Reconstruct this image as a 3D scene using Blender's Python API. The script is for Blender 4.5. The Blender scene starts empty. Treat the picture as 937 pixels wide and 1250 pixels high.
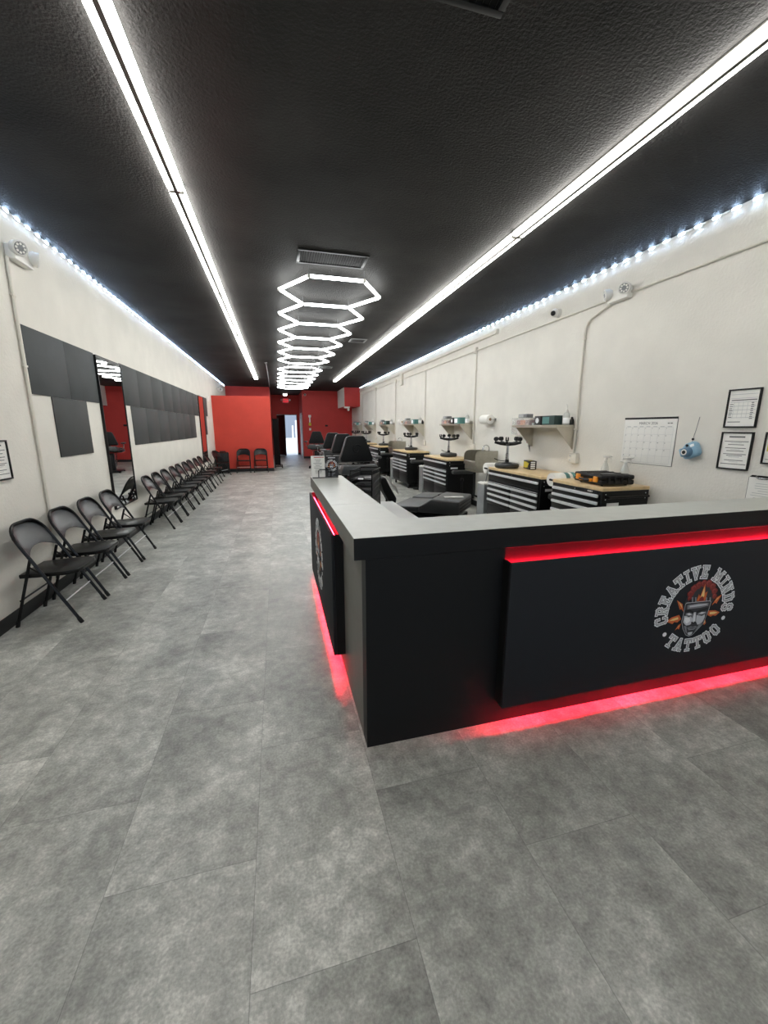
import bpy, bmesh, math, random
from mathutils import Vector, Matrix
random.seed(7)
sc = bpy.context.scene
COL = sc.collection
PI = math.pi

# ------------------------------------------------------------------ materials
def lin(c):
    return c / 12.92 if c <= 0.04045 else ((c + 0.055) / 1.055) ** 2.4
def rgb(r, g, b):
    return (lin(r / 255), lin(g / 255), lin(b / 255), 1)

MATS = {}
def mat(name, col, rough=0.5, metal=0.0, spec=0.5, var=0.0, vscale=8.0, bump=0.0, bscale=60.0, bdist=0.003, coat=0.0, trans=0.0):
    m = bpy.data.materials.new(name); m.use_nodes = True
    nt = m.node_tree; p = nt.nodes['Principled BSDF']
    p.inputs['Base Color'].default_value = col
    p.inputs['Roughness'].default_value = rough
    p.inputs['Metallic'].default_value = metal
    p.inputs['Specular IOR Level'].default_value = spec
    if coat: p.inputs['Coat Weight'].default_value = coat
    if trans: p.inputs['Transmission Weight'].default_value = trans
    tc = nt.nodes.new('ShaderNodeTexCoord')
    if var:
        n = nt.nodes.new('ShaderNodeTexNoise'); n.inputs['Scale'].default_value = vscale; n.inputs['Detail'].default_value = 5
        nt.links.new(tc.outputs['Object'], n.inputs['Vector'])
        r = nt.nodes.new('ShaderNodeMapRange')
        r.inputs['From Min'].default_value = 0.3; r.inputs['From Max'].default_value = 0.7
        r.inputs['To Min'].default_value = 1 - var; r.inputs['To Max'].default_value = 1 + var
        nt.links.new(n.outputs['Fac'], r.inputs['Value'])
        mx = nt.nodes.new('ShaderNodeVectorMath'); mx.operation = 'SCALE'
        mx.inputs[0].default_value = col[:3]
        nt.links.new(r.outputs['Result'], mx.inputs['Scale'])
        nt.links.new(mx.outputs['Vector'], p.inputs['Base Color'])
    if bump:
        n2 = nt.nodes.new('ShaderNodeTexNoise'); n2.inputs['Scale'].default_value = bscale; n2.inputs['Detail'].default_value = 4
        nt.links.new(tc.outputs['Object'], n2.inputs['Vector'])
        b = nt.nodes.new('ShaderNodeBump'); b.inputs['Strength'].default_value = bump; b.inputs['Distance'].default_value = bdist
        nt.links.new(n2.outputs['Fac'], b.inputs['Height'])
        nt.links.new(b.outputs['Normal'], p.inputs['Normal'])
    MATS[name] = m
    return m
def emit(name, col, s):
    m = bpy.data.materials.new(name); m.use_nodes = True
    nt = m.node_tree; nt.nodes.remove(nt.nodes['Principled BSDF'])
    e = nt.nodes.new('ShaderNodeEmission'); e.inputs['Color'].default_value = col; e.inputs['Strength'].default_value = s
    nt.links.new(e.outputs[0], nt.nodes['Material Output'].inputs[0])
    MATS[name] = m
    return m

WALL = mat('white_stucco', rgb(222, 219, 211), 0.85, var=0.04, vscale=3, bump=0.55, bscale=45, bdist=0.006, spec=0.2)
CEIL = mat('black_ceiling_paint', rgb(53, 52, 51), 0.72, var=0.35, vscale=1.2, bump=1.0, bscale=60, bdist=0.008, spec=0.08)
RED = mat('red_paint', rgb(204, 70, 56), 0.6, var=0.05, vscale=3, bump=0.2, bscale=60, spec=0.3)
RED_DIM = mat('shaded_red_paint', rgb(190, 62, 58), 0.6, var=0.05, vscale=3, bump=0.2, bscale=60, spec=0.3)  # the red wall paint again, darkened for the weaker light at the back
BASEB = mat('black_rubber_base', rgb(24, 25, 26), 0.5)
BLACKM = mat('black_enamel_metal', rgb(8, 8, 9), 0.3, spec=0.28, var=0.05)
BLACKP = mat('black_plastic', rgb(12, 12, 13), 0.45, spec=0.35, bump=0.1, bscale=200, bdist=0.001)
RUBBER = mat('black_rubber', rgb(14, 14, 14), 0.75)
VINYL = mat('black_vinyl', rgb(30, 32, 33), 0.42, bump=0.15, bscale=120, bdist=0.001, spec=0.9)
VINYLB = mat('black_vinyl_back', rgb(9, 10, 11), 0.6, bump=0.1, bscale=150, bdist=0.001, spec=0.2)
CHROME = mat('chrome', rgb(205, 207, 210), 0.16, 1.0)
STEEL = mat('brushed_stainless', rgb(176, 172, 160), 0.36, 1.0, var=0.06, vscale=20)
SHELFM = mat('shelf_steel', rgb(200, 194, 180), 0.42, 0.75, var=0.04, vscale=20)
ALU = mat('aluminium_pull', rgb(224, 226, 228), 0.34, 0.4)
WOOD = mat('pale_wood_top', rgb(222, 194, 148), 0.35, var=0.12, vscale=14, bump=0.05, bscale=40)
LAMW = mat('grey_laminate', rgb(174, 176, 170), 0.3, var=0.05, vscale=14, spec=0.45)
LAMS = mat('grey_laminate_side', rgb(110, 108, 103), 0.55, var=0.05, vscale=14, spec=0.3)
LAMB = mat('black_laminate', rgb(15, 16, 17), 0.55, var=0.05, vscale=14, spec=0.3, bump=0.05, bscale=200, bdist=0.0005)
PANELF = mat('black_sign_fabric', rgb(36, 38, 42), 0.72, var=0.06, vscale=200, spec=0.25, bump=0.15, bscale=600, bdist=0.0005)
SLATE = mat('slate_wall_panel', rgb(55, 58, 58), 0.7, var=0.1, vscale=5, bump=0.15, bscale=30, bdist=0.002)
MIRR = mat('mirror_glass', (0.86, 0.88, 0.87, 1), 0.01, 1.0)
WHITEP = mat('white_plastic', rgb(228, 226, 220), 0.45)
CREAM = mat('white_painted_metal', rgb(218, 213, 202), 0.5, var=0.02)
PAPER = mat('white_paper', rgb(232, 231, 226), 0.8, var=0.02)
PAPERT = mat('paper_towel', rgb(240, 238, 232), 0.9, bump=0.3, bscale=120)
KRAFT = mat('kraft_core', rgb(150, 120, 88), 0.85)
INK = mat('printed_grey_ink', rgb(105, 106, 106), 0.8)
INKL = mat('printed_pale_grey_ink', rgb(176, 178, 180), 0.8)
INKD = mat('printed_black_ink', rgb(22, 22, 24), 0.7)
EW = mat('emblem_white', rgb(246, 247, 248), 0.6)
EK = mat('emblem_black', rgb(14, 14, 16), 0.6)
E1 = mat('emblem_pale_grey', rgb(208, 210, 214), 0.6)
E2 = mat('emblem_mid_grey', rgb(136, 137, 142), 0.6)
E3 = mat('emblem_dark_grey', rgb(52, 52, 57), 0.6)
ER = mat('emblem_brain_red', rgb(132, 40, 38), 0.6)
ER2 = mat('emblem_brain_light', rgb(166, 72, 64), 0.6)
EO = mat('emblem_orange', rgb(216, 104, 50), 0.6)
EY = mat('emblem_yellow', rgb(246, 214, 140), 0.6)
TEAL = mat('teal_carton', rgb(84, 132, 128), 0.6, var=0.06)
TEALD = mat('dark_green_carton', rgb(40, 62, 58), 0.6, var=0.06)
BLKBOX = mat('black_carton', rgb(24, 24, 25), 0.5)
YEL = mat('yellow_print', rgb(216, 196, 60), 0.6)
ORANGE = mat('orange_plastic', rgb(240, 158, 48), 0.45)
ORANGE2 = mat('orange_label', rgb(226, 122, 62), 0.55)
PINK = mat('maroon_label', rgb(142, 72, 76), 0.55)
def clear(name, col, rough, k):
    m = mat(name, col, rough)
    nt = m.node_tree; p = nt.nodes['Principled BSDF']
    t = nt.nodes.new('ShaderNodeBsdfTransparent'); x = nt.nodes.new('ShaderNodeMixShader'); x.inputs[0].default_value = k
    nt.links.new(p.outputs[0], x.inputs[1]); nt.links.new(t.outputs[0], x.inputs[2])
    nt.links.new(x.outputs[0], nt.nodes['Material Output'].inputs[0])
    return m
ACRYL = clear('clear_acrylic', rgb(222, 222, 216), 0.2, 0.72)
BOTTLE = clear('translucent_bottle', rgb(226, 228, 222), 0.35, 0.4)
SKYBLUE = mat('pastel_blue_plastic', rgb(140, 178, 200), 0.4)
SKYDK = mat('slate_blue_plastic', rgb(96, 130, 156), 0.45)
GREYP = mat('grey_plastic', rgb(120, 122, 124), 0.5)
DGREY = mat('dark_grey_enamel', rgb(20, 21, 23), 0.45, spec=0.25)
CABK = mat('black_cabinet_enamel', rgb(9, 9, 10), 0.36, spec=0.28)
BROWN = mat('dark_brown_door', rgb(52, 26, 22), 0.4, var=0.1)
REDH = mat('red_handle', rgb(180, 40, 34), 0.4)
VENTM = mat('dark_vent_metal', rgb(20, 21, 22), 0.5, spec=0.3)
LOUV = mat('black_louver_metal', rgb(9, 9, 10), 0.55, spec=0.15)
VENTB = mat('vent_dark_inside', rgb(8, 8, 9), 0.8)
VENTE = mat('worn_vent_metal', rgb(120, 122, 122), 0.5)
OUTW = mat('outside_blue_wall', rgb(112, 118, 128), 0.8)
OUTG = mat('outside_concrete', rgb(216, 212, 204), 0.85)
TUBE = emit('white_tube_glow', (1.0, 0.985, 0.94, 1), 16)
HEXL = emit('hexagon_tube_glow', (0.97, 1.0, 0.99, 1), 12)
LEDB = emit('cool_led_glow', (0.5, 0.7, 1.0, 1), 80)
LEDR = emit('red_led_glow', (1.0, 0.01, 0.03, 1), 90)
LEDF = emit('red_led_glow_strong', (1.0, 0.01, 0.03, 1), 230)
EXITG = emit('exit_red_glow', (1.0, 0.05, 0.07, 1), 0.4)
LAMPG = emit('round_lamp_glow', (1, 0.97, 0.9, 1), 3)

def floor_material():
    m = bpy.data.materials.new('grey_stone_vinyl_plank'); m.use_nodes = True
    nt = m.node_tree; p = nt.nodes['Principled BSDF']; N = nt.nodes.new; L = nt.links.new
    tc = N('ShaderNodeTexCoord'); sep = N('ShaderNodeSeparateXYZ'); L(tc.outputs['Object'], sep.inputs[0])
    def math_(op, a, b=None):
        n = N('ShaderNodeMath'); n.operation = op
        for i, v in enumerate((a, b)):
            if v is None: continue
            if isinstance(v, (int, float)): n.inputs[i].default_value = v
            else: L(v, n.inputs[i])
        return n.outputs[0]
    PW, PL = 0.4575, 0.84
    u = math_('DIVIDE', math_('ADD', sep.outputs['X'], 0.602), PW)
    ci = math_('FLOOR', u); fu = math_('SUBTRACT', u, ci)
    off = math_('MULTIPLY', ci, -0.345)
    v = math_('DIVIDE', math_('SUBTRACT', math_('SUBTRACT', sep.outputs['Y'], 1.163), off), PL)
    ri = math_('FLOOR', v); fv = math_('SUBTRACT', v, ri)
    du = math_('MULTIPLY', math_('MINIMUM', fu, math_('SUBTRACT', 1.0, fu)), PW)
    dv = math_('MULTIPLY', math_('MINIMUM', fv, math_('SUBTRACT', 1.0, fv)), PL)
    seam = math_('LESS_THAN', math_('MINIMUM', du, dv), 0.0011)
    wn = N('ShaderNodeTexWhiteNoise'); wn.noise_dimensions = '2D'
    cb = N('ShaderNodeCombineXYZ'); L(ci, cb.inputs[0]); L(ri, cb.inputs[1]); L(cb.outputs[0], wn.inputs['Vector'])
    # every plank samples its own patch of the stone pattern
    off3 = N('ShaderNodeVectorMath'); off3.operation = 'MULTIPLY_ADD'
    L(wn.outputs['Color'], off3.inputs[0]); off3.inputs[1].default_value = (1.2, 1.2, 9); L(tc.outputs['Object'], off3.inputs[2])
    big = N('ShaderNodeTexNoise'); big.inputs['Scale'].default_value = 2.6; big.inputs['Detail'].default_value = 6; big.inputs['Roughness'].default_value = 0.62
    L(off3.outputs[0], big.inputs['Vector'])
    mid = N('ShaderNodeTexNoise'); mid.inputs['Scale'].default_value = 17; mid.inputs['Detail'].default_value = 8; mid.inputs['Roughness'].default_value = 0.72
    L(off3.outputs[0], mid.inputs['Vector'])
    fine = N('ShaderNodeTexNoise'); fine.inputs['Scale'].default_value = 110; fine.inputs['Detail'].default_value = 5
    L(tc.outputs['Object'], fine.inputs['Vector'])
    a = math_('MULTIPLY', big.outputs['Fac'], 0.55); b = math_('MULTIPLY', mid.outputs['Fac'], 0.5); c = math_('MULTIPLY', fine.outputs['Fac'], 0.28)
    s = math_('ADD', math_('ADD', a, b), c)
    s = math_('ADD', s, math_('MULTIPLY', math_('SUBTRACT', wn.outputs['Value'], 0.5), 0.03))
    ramp = N('ShaderNodeValToRGB'); L(s, ramp.inputs[0])
    cr = ramp.color_ramp
    cr.elements[0].position = 0.5; cr.elements[0].color = rgb(116, 116, 113)
    cr.elements[1].position = 0.84; cr.elements[1].color = rgb(216, 216, 209)
    e = cr.elements.new(0.64); e.color = rgb(152, 153, 147)
    e = cr.elements.new(0.72); e.color = rgb(174, 175, 169)
    mx = N('ShaderNodeMix'); mx.data_type = 'RGBA'
    L(math_('MULTIPLY', seam, 0.42), mx.inputs['Factor']); L(ramp.outputs['Color'], mx.inputs['A']); mx.inputs['B'].default_value = rgb(50, 50, 49)
    L(mx.outputs['Result'], p.inputs['Base Color'])
    r = N('ShaderNodeMapRange'); L(mid.outputs['Fac'], r.inputs['Value'])
    r.inputs['To Min'].default_value = 0.3; r.inputs['To Max'].default_value = 0.5
    L(r.outputs[0], p.inputs['Roughness']); p.inputs['Specular IOR Level'].default_value = 0.6
    bp = N('ShaderNodeBump'); bp.inputs['Strength'].default_value = 0.25; bp.inputs['Distance'].default_value = 0.002
    L(math_('SUBTRACT', mid.outputs['Fac'], seam), bp.inputs['Height']); L(bp.outputs[0], p.inputs['Normal'])
    return m
FLOORM = floor_material()

# ------------------------------------------------------------------ mesh builder
class MB:
    def __init__(s): s.v = []; s.f = []
    def add(s, vs, fs, m=0, smooth=False, M=None):
        o = len(s.v)
        s.v += [tuple(M @ Vector(p)) if M else tuple(p) for p in vs]
        s.f += [([i + o for i in f], m, smooth) for f in fs]
        return s
    def box(s, lo, hi, m=0, bevel=0.0, M=None, seg=2):
        lo = [min(a, b) for a, b in zip(lo, hi)] if any(a > b for a, b in zip(lo, hi)) else lo
        x0, y0, z0 = lo; x1, y1, z1 = hi
        vs = [(x0, y0, z0), (x1, y0, z0), (x1, y1, z0), (x0, y1, z0), (x0, y0, z1), (x1, y0, z1), (x1, y1, z1), (x0, y1, z1)]
        fs = [(0, 3, 2, 1), (4, 5, 6, 7), (0, 1, 5, 4), (1, 2, 6, 5), (2, 3, 7, 6), (3, 0, 4, 7)]
        if bevel > 0:
            return s.bev(vs, fs, bevel, m, M, seg)
        return s.add(vs, fs, m, False, M)
    def bev(s, vs, fs, w, m=0, M=None, seg=2):
        bm = bmesh.new()
        bv = [bm.verts.new(p) for p in vs]
        for f in fs: bm.faces.new([bv[i] for i in f])
        bmesh.ops.recalc_face_normals(bm, faces=bm.faces)
        new = set(bmesh.ops.bevel(bm, geom=list(bm.edges), offset=w, segments=seg, profile=0.5, affect='EDGES')['faces'])
        bm.verts.index_update()
        o = len(s.v)
        s.add([v.co[:] for v in bm.verts], [], m, True, M)
        s.f += [([v.index + o for v in f.verts], m, f in new) for f in bm.faces]
        bm.free()
        return s
    def prism(s, poly, h0, h1, M=None, m=0, bevel=0.0, seg=2):
        n = len(poly)
        ar = sum(poly[i][0] * poly[(i + 1) % n][1] - poly[(i + 1) % n][0] * poly[i][1] for i in range(n))
        if ar < 0: poly = poly[::-1]
        vs = [(x, y, h0) for x, y in poly] + [(x, y, h1) for x, y in poly]
        fs = [tuple(range(n))[::-1], tuple(range(n, 2 * n))] + [(i, (i + 1) % n, n + (i + 1) % n, n + i) for i in range(n)]
        if bevel > 0: return s.bev(vs, fs, bevel, m, M, seg)
        return s.add(vs, fs, m, False, M)
    def tube(s, pts, r, n=8, m=0, closed=False, M=None):
        P = [Vector(p) for p in pts]; k = len(P)
        R = r if isinstance(r, (list, tuple)) else [r] * k
        T = []
        for i in range(k):
            a = P[i - 1] if (i > 0 or closed) else P[i]
            b = P[(i + 1) % k] if (i < k - 1 or closed) else P[i]
            T.append((b - a).normalized())
        ref = Vector((0, 0, 1)) if abs(T[0].z) < 0.9 else Vector((1, 0, 0))
        N = (ref - T[0] * ref.dot(T[0])).normalized()
        vs = []
        for i in range(k):
            N = (N - T[i] * N.dot(T[i])).normalized()
            B = T[i].cross(N)
            for j in range(n):
                a = 2 * PI * j / n
                vs.append(P[i] + (N * math.cos(a) + B * math.sin(a)) * R[i])
        fs = []
        for i in range(k if closed else k - 1):
            i2 = (i + 1) % k
            for j in range(n):
                fs.append((i * n + j, i * n + (j + 1) % n, i2 * n + (j + 1) % n, i2 * n + j))
        s.add(vs, fs, m, True, M)
        if not closed:
            o = len(s.v) - k * n
            s.f.append(([o + j for j in range(n)][::-1], m, False))
            s.f.append(([o + (k - 1) * n + j for j in range(n)], m, False))
        return s
    def lathe(s, prof, n=20, m=0, M=None, smooth=True):
        vs = []; fs = []
        for r, z in prof:
            for j in range(n):
                a = 2 * PI * j / n
                vs.append((r * math.cos(a), r * math.sin(a), z))
        for i in range(len(prof) - 1):
            for j in range(n):
                fs.append((i * n + j, i * n + (j + 1) % n, (i + 1) * n + (j + 1) % n, (i + 1) * n + j))
        s.add(vs, fs, m, smooth, M)
        o = len(s.v) - len(vs); e = (len(prof) - 1) * n
        s.f.append(([o + j for j in range(n)][::-1], m, False)); s.f.append(([o + e + j for j in range(n)], m, False))
        return s
    def mesh(s, name, mats):
        me = bpy.data.meshes.new(name)
        me.from_pydata(s.v, [], [f[0] for f in s.f])
        for x in (mats if isinstance(mats, (list, tuple)) else [mats]): me.materials.append(x)
        me.polygons.foreach_set('material_index', [f[1] for f in s.f])
        me.polygons.foreach_set('use_smooth', [f[2] for f in s.f])
        me.update()
        if any(f[2] for f in s.f) and hasattr(me, 'set_sharp_from_angle'):
            me.set_sharp_from_angle(angle=math.radians(38))
        return me
    def build(s, name, mats, parent=None, loc=None, rz=0):
        o = bpy.data.objects.new(name, s.mesh(name, mats))
        COL.objects.link(o)
        if parent: o.parent = parent
        if loc: o.location = loc
        if rz: o.rotation_euler = (0, 0, rz)
        return o

def tag(o, label, cat, group=None, kind=None):
    o['label'] = label; o['category'] = cat
    if group: o['group'] = group
    if kind: o['kind'] = kind
    return o
def thing(name, label, cat, loc=(0, 0, 0), rz=0, group=None, kind=None):
    o = bpy.data.objects.new(name, None); COL.objects.link(o)
    o.location = loc; o.rotation_euler = (0, 0, rz); o.empty_display_size = 0.1
    return tag(o, label, cat, group, kind)
def struct(name, mb, mats, label, cat):
    return tag(mb.build(name, mats), label, cat, None, 'structure')
def dup(o, loc=None, rz=None, label=None, parent=None):
    c = o.copy(); COL.objects.link(c); c.parent = parent
    for ch in o.children: dup(ch, parent=c)
    if loc is not None: c.location = loc
    if rz is not None: c.rotation_euler = (0, 0, rz)
    if label: c['label'] = label
    return c
def cyl(mb, a, b, r, n=12, m=0, M=None): return mb.tube([a, b], r, n, m, False, M)
def frame_matrix(o, u, v):
    u = Vector(u).normalized(); v = Vector(v).normalized(); n = u.cross(v)
    return Matrix(((u.x, v.x, n.x, o[0]), (u.y, v.y, n.y, o[1]), (u.z, v.z, n.z, o[2]), (0, 0, 0, 1)))
def text_mesh(txt, size, M, mb, m=0, bold=0.0, depth=0.0004):
    cu = bpy.data.curves.new('lettering', 'FONT'); cu.body = txt; cu.size = size; cu.align_x = 'CENTER'; cu.align_y = 'CENTER'
    cu.extrude = depth; cu.offset = bold
    o = bpy.data.objects.new('lettering', cu); COL.objects.link(o)
    bpy.context.view_layer.update()
    me = bpy.data.meshes.new_from_object(o.evaluated_get(bpy.context.evaluated_depsgraph_get()))
    mb.add([v.co[:] for v in me.vertices], [list(p.vertices) for p in me.polygons], m, False, M)
    bpy.data.objects.remove(o); bpy.data.curves.remove(cu); bpy.data.meshes.remove(me)
ORD = ['first', 'second', 'third', 'fourth', 'fifth', 'sixth', 'seventh', 'eighth', 'ninth', 'tenth', 'eleventh', 'twelfth']

XL, XR, ZC = -1.967, 3.537, 3.115

# ------------------------------------------------------------------ setting
struct('floor', MB().box((-2.1, -5.3, -0.1), (3.7, 22.5, 0)), FLOORM, 'grey stone-look vinyl plank floor running the length of the shop', 'floor')
struct('ceiling', MB().box((-2.1, -5.3, ZC), (3.7, 22.6, ZC + 0.15)), CEIL, 'black textured ceiling over the whole shop', 'ceiling')
struct('wall_left', MB().box((XL - 0.12, -5.3, 0), (XL, 22.6, ZC)), WALL, 'long white stucco wall behind the folding chairs', 'wall')
struct('wall_right', MB().box((XR, -5.3, 0), (XR + 0.12, 19.6, ZC)), WALL, 'long white stucco wall behind the tool cabinets', 'wall')
w = MB().box((XL, -5.3, 0), (-1.4, -5.2, ZC)).box((3.0, -5.3, 0), (XR, -5.2, ZC)).box((-1.4, -5.3, 2.6), (3.0, -5.2, ZC)).box((-1.4, -5.3, 0), (3.0, -5.2, 0.35))
struct('wall_front', w, WALL, 'white front wall around the shop window behind the camera', 'wall')
t = thing('window_1', 'shop front window with dark frame behind the camera', 'window', (0.8, -5.25, 0.35), 0, None, 'structure')
f = MB()
for x in (-2.2, -0.76, 0.68, 2.14): f.box((x, -0.04, 0), (x + 0.06, 0.04, 2.25))
f.box((-2.14, -0.04, 0), (2.14, 0.04, 0.06)).box((-2.14, -0.04, 2.19), (2.14, 0.04, 2.25))
f.build('window_frame', BASEB, t)
GLS = clear('window_glass', (0.9, 0.95, 1, 1), 0.02, 0.92)
for x0, x1 in ((-2.14, -0.76), (-0.7, 0.68), (0.74, 2.14)): MB().box((x0, -0.004, 0.06), (x1, 0.004, 2.19)).build('window_pane', GLS, t)
struct('wall_partition', MB().box((XL + 0.001, 14.13, 0), (-0.165, 14.27, 2.44)), RED, 'bright red partition standing behind two folding chairs', 'wall')
struct('wall_back_left', MB().box((XL + 0.001, 18.2, 0), (-0.22, 22.52, ZC - 0.001)), RED_DIM, 'shaded red wall rising above the red partition', 'wall')
struct('wall_back_right', MB().box((1.2, 19.5, 0), (XR - 0.001, 22.52, ZC - 0.001)), RED_DIM, 'shaded red back wall beside the corridor', 'wall')
w = MB()
w.box((-0.219, 22.4, 0), (0.04, 22.52, ZC - 0.001)).box((1.08, 22.4, 0), (1.199, 22.52, ZC - 0.001)).box((0.04, 22.4, 2.11), (1.08, 22.52, ZC - 0.001))
struct('wall_corridor', w, RED_DIM, 'shaded red wall around the open back door', 'wall')
w = MB().box((2.86, 17.5, 2.33), (XR - 0.001, 19.499, ZC - 0.001), 1)
w.f[4] = (w.f[4][0], 1, False); w.f[5] = (w.f[5][0], 0, False)
struct('trim_1', w, [WALL, RED_DIM], 'boxed-in red duct hanging from the ceiling in the back corner', 'duct')
struct('baseboard_left', MB().box((XL, -5.19, 0), (XL + 0.012, 14.12, 0.1), 0, 0.003), BASEB, 'black rubber baseboard behind the row of chairs', 'baseboard')
struct('baseboard_right', MB().box((XR - 0.012, 1.9, 0), (XR, 19.48, 0.1), 0, 0.003), BASEB, 'black rubber baseboard behind the tool cabinets', 'baseboard')
struct('baseboard_partition', MB().box((XL + 0.014, 14.118, 0), (-0.153, 14.13, 0.1)).box((-0.165, 14.13, 0), (-0.153, 14.27, 0.1)), BASEB, 'black baseboard along the foot of the red partition', 'baseboard')
struct('baseboard_back', MB().box((1.188, 19.488, 0), (XR - 0.014, 19.5, 0.1)).box((1.188, 19.5, 0), (1.2, 19.78, 0.1)), BASEB, 'black baseboard along the shaded red back wall', 'baseboard')
struct('baseboard_corridor', MB().box((1.085, 22.388, 0), (1.19, 22.4, 0.1)), BASEB, 'black baseboard beside the open back door', 'baseboard')
# back door
d = thing('door_1', 'open dark brown back door at the end of the corridor', 'door', (0.06, 22.4, 0), 0, None, 'structure')
db = MB().box((-0.03, -0.015, 0), (0.0, 0.12, 2.13)).box((0.99, -0.015, 0), (1.02, 0.12, 2.13)).box((-0.03, -0.015, 2.09), (1.02, 0.12, 2.13))
db.build('door_frame', mat('door_frame_grey', rgb(120, 112, 108), 0.5), d)
Md = Matrix.Rotation(math.radians(-66), 4, 'Z')
lf = MB().box((0, -0.045, 0.01), (0.93, 0.0, 2.08), 0, 0.004, Md)
for z0, z1 in ((0.2, 0.9), (1.05, 1.95)): lf.box((0.13, -0.052, z0), (0.8, -0.04, z1), 0, 0.004, Md)
leaf = lf.build('door_leaf', BROWN, d)
MB().tube([Md @ Vector(p) for p in ((0.86, -0.05, 1.0), (0.86, -0.1, 1.0), (0.76, -0.1, 1.0))], 0.012, 8).build('door_handle', CHROME, leaf)
# side door in the corridor
d = thing('door_2', 'black side door with white frame inside the corridor', 'door', (1.2, 20.5, 0), 0, None, 'structure')
MB().box((-0.025, -0.55, 0), (-0.001, -0.45, 2.14)).box((-0.025, 0.55, 0), (-0.001, 0.72, 2.14)).box((-0.025, -0.55, 2.06), (-0.001, 0.72, 2.14)).build('door_frame', CREAM, d)
MB().box((-0.02, -0.45, 0.01), (-0.001, 0.55, 2.06)).build('door_leaf', mat('black_door', rgb(26, 27, 32), 0.4), d)
# outside
struct('ground_outside', MB().box((-15, 22.5, -0.12), (25, 62, -0.02)), OUTG, 'sunlit concrete yard outside the back door', 'ground')
struct('street_outside', MB().box((-15, -30, -0.14), (25, -5.3, -0.04)), OUTG, 'street outside the shop front window', 'ground')
struct('wall_outside', MB().box((-15, 60.0, -0.02), (25, 60.5, 9)), OUTW, 'pale blue building wall across the yard', 'wall')
g = thing('gate_post', 'white gate panel with grey rails in the yard outside the back door', 'gate', (1.85, 50, -0.02))
g.scale = (1.6, 1.6, 1.25)
MB().box((-0.05, -0.05, 0), (0.05, 0.05, 1.35), 0, 0.006).box((0.2, -0.05, 0), (0.3, 0.05, 1.85), 0, 0.006).build('post', WHITEP, g)
for z in (0.3, 0.75, 1.2): MB().tube([(0.05, 0, z), (0.2, 0, z)], 0.02).build('rail', GREYP, g)

# ------------------------------------------------------------------ ceiling lights
HOUS = mat('light_housing_grey', rgb(96, 94, 90), 0.6)
def tube_light(loc, ln, label):
    t = thing('ceiling_tube_light', label, 'ceiling light', loc, 0, 'tube lights in two lines on the ceiling')
    MB().box((-0.045, 0.004, -0.014), (0.045, ln - 0.004, 0), 0, 0.003).prism([(-0.015, -0.014), (0.015, -0.014), (0.012, -0.056), (-0.012, -0.056)], 0.004, ln - 0.004, Matrix(((1, 0, 0, 0), (0, 0, 1, 0), (0, 1, 0, 0), (0, 0, 0, 1)))).build('housing', HOUS, t)
    for sx in (-1, 1):
        MB().tube([(sx * 0.037, 0.02, -0.034), (sx * 0.037, ln - 0.02, -0.034)], 0.019, 12).build('light_tube', TUBE, t)
    for y0, y1 in ((0.004, 0.02), (ln - 0.02, ln - 0.004)):
        MB().box((-0.05, y0, -0.055), (0.05, y1, -0.012), 0, 0.003).build('end_cap', WHITEP, t)
    MB().lathe([(0.004, -0.056), (0.004, -0.05)], 8, 0, Matrix.Translation((0, ln * 0.5, 0))).build('screw', CHROME, t)
    return t
LN = 2.31
for side, x in (('left', -0.594), ('right', 2.118)):
    where = 'above the folding chairs' if side == 'left' else 'above the tool cabinets'
    for k in range(7):
        y = 15.03 - LN * (7 - k)
        tube_light((x, y, ZC), LN, 'twin white tube light in the ceiling line %s, %s from the front' % (where, ORD[k]))

def hex_light(y0, n, pitch, label, hang):
    cx, hw, hx, zt = 0.715, 0.6, 0.3, -hang
    t = thing('hexagon_light', label, 'ceiling light', (cx, y0, ZC), 0, 'honeycomb lights on the ceiling')
    hp = pitch / 2
    segs = []
    for k in range(n):
        yc = k * pitch
        A, B, C_, D, E_, F_ = (-hx, yc - hp), (hx, yc - hp), (hw, yc), (hx, yc + hp), (-hx, yc + hp), (-hw, yc)
        segs += [(A, B), (B, C_), (C_, D), (E_, F_), (F_, A)]
    segs.append(((-hx, (n - 1) * pitch + hp), (hx, (n - 1) * pitch + hp)))
    nodes = {}
    for a, b in segs:
        va, vb = Vector((a[0], a[1], zt)), Vector((b[0], b[1], zt)); dr = (vb - va).normalized() * 0.022
        MB().tube([va + dr, vb - dr], 0.0175, 10).build('light_tube', HEXL, t)
        for q in (a, b): nodes[(round(q[0], 3), round(q[1], 3))] = q
    for i, q in enumerate(nodes.values()):
        c = MB().lathe([(0.012, zt - 0.016), (0.021, zt - 0.012), (0.021, zt + 0.016), (0.012, zt + 0.02)], 10, 0, Matrix.Translation((q[0], q[1], 0))).build('connector', WHITEP, t)
        if abs(abs(q[0]) - hx) < 0.01:
            MB().tube([(q[0], q[1], zt + 0.018), (q[0], q[1], 0)], 0.002, 6).build('hanging_wire', GREYP, c)
    return t
hex_light(5.22, 6, 1.015, 'white honeycomb light of six hexagons behind the big ceiling vent', 0.1)
hex_light(11.9, 6, 1.03, 'white honeycomb light of six hexagons farther back near the corridor', 0.1)

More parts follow.
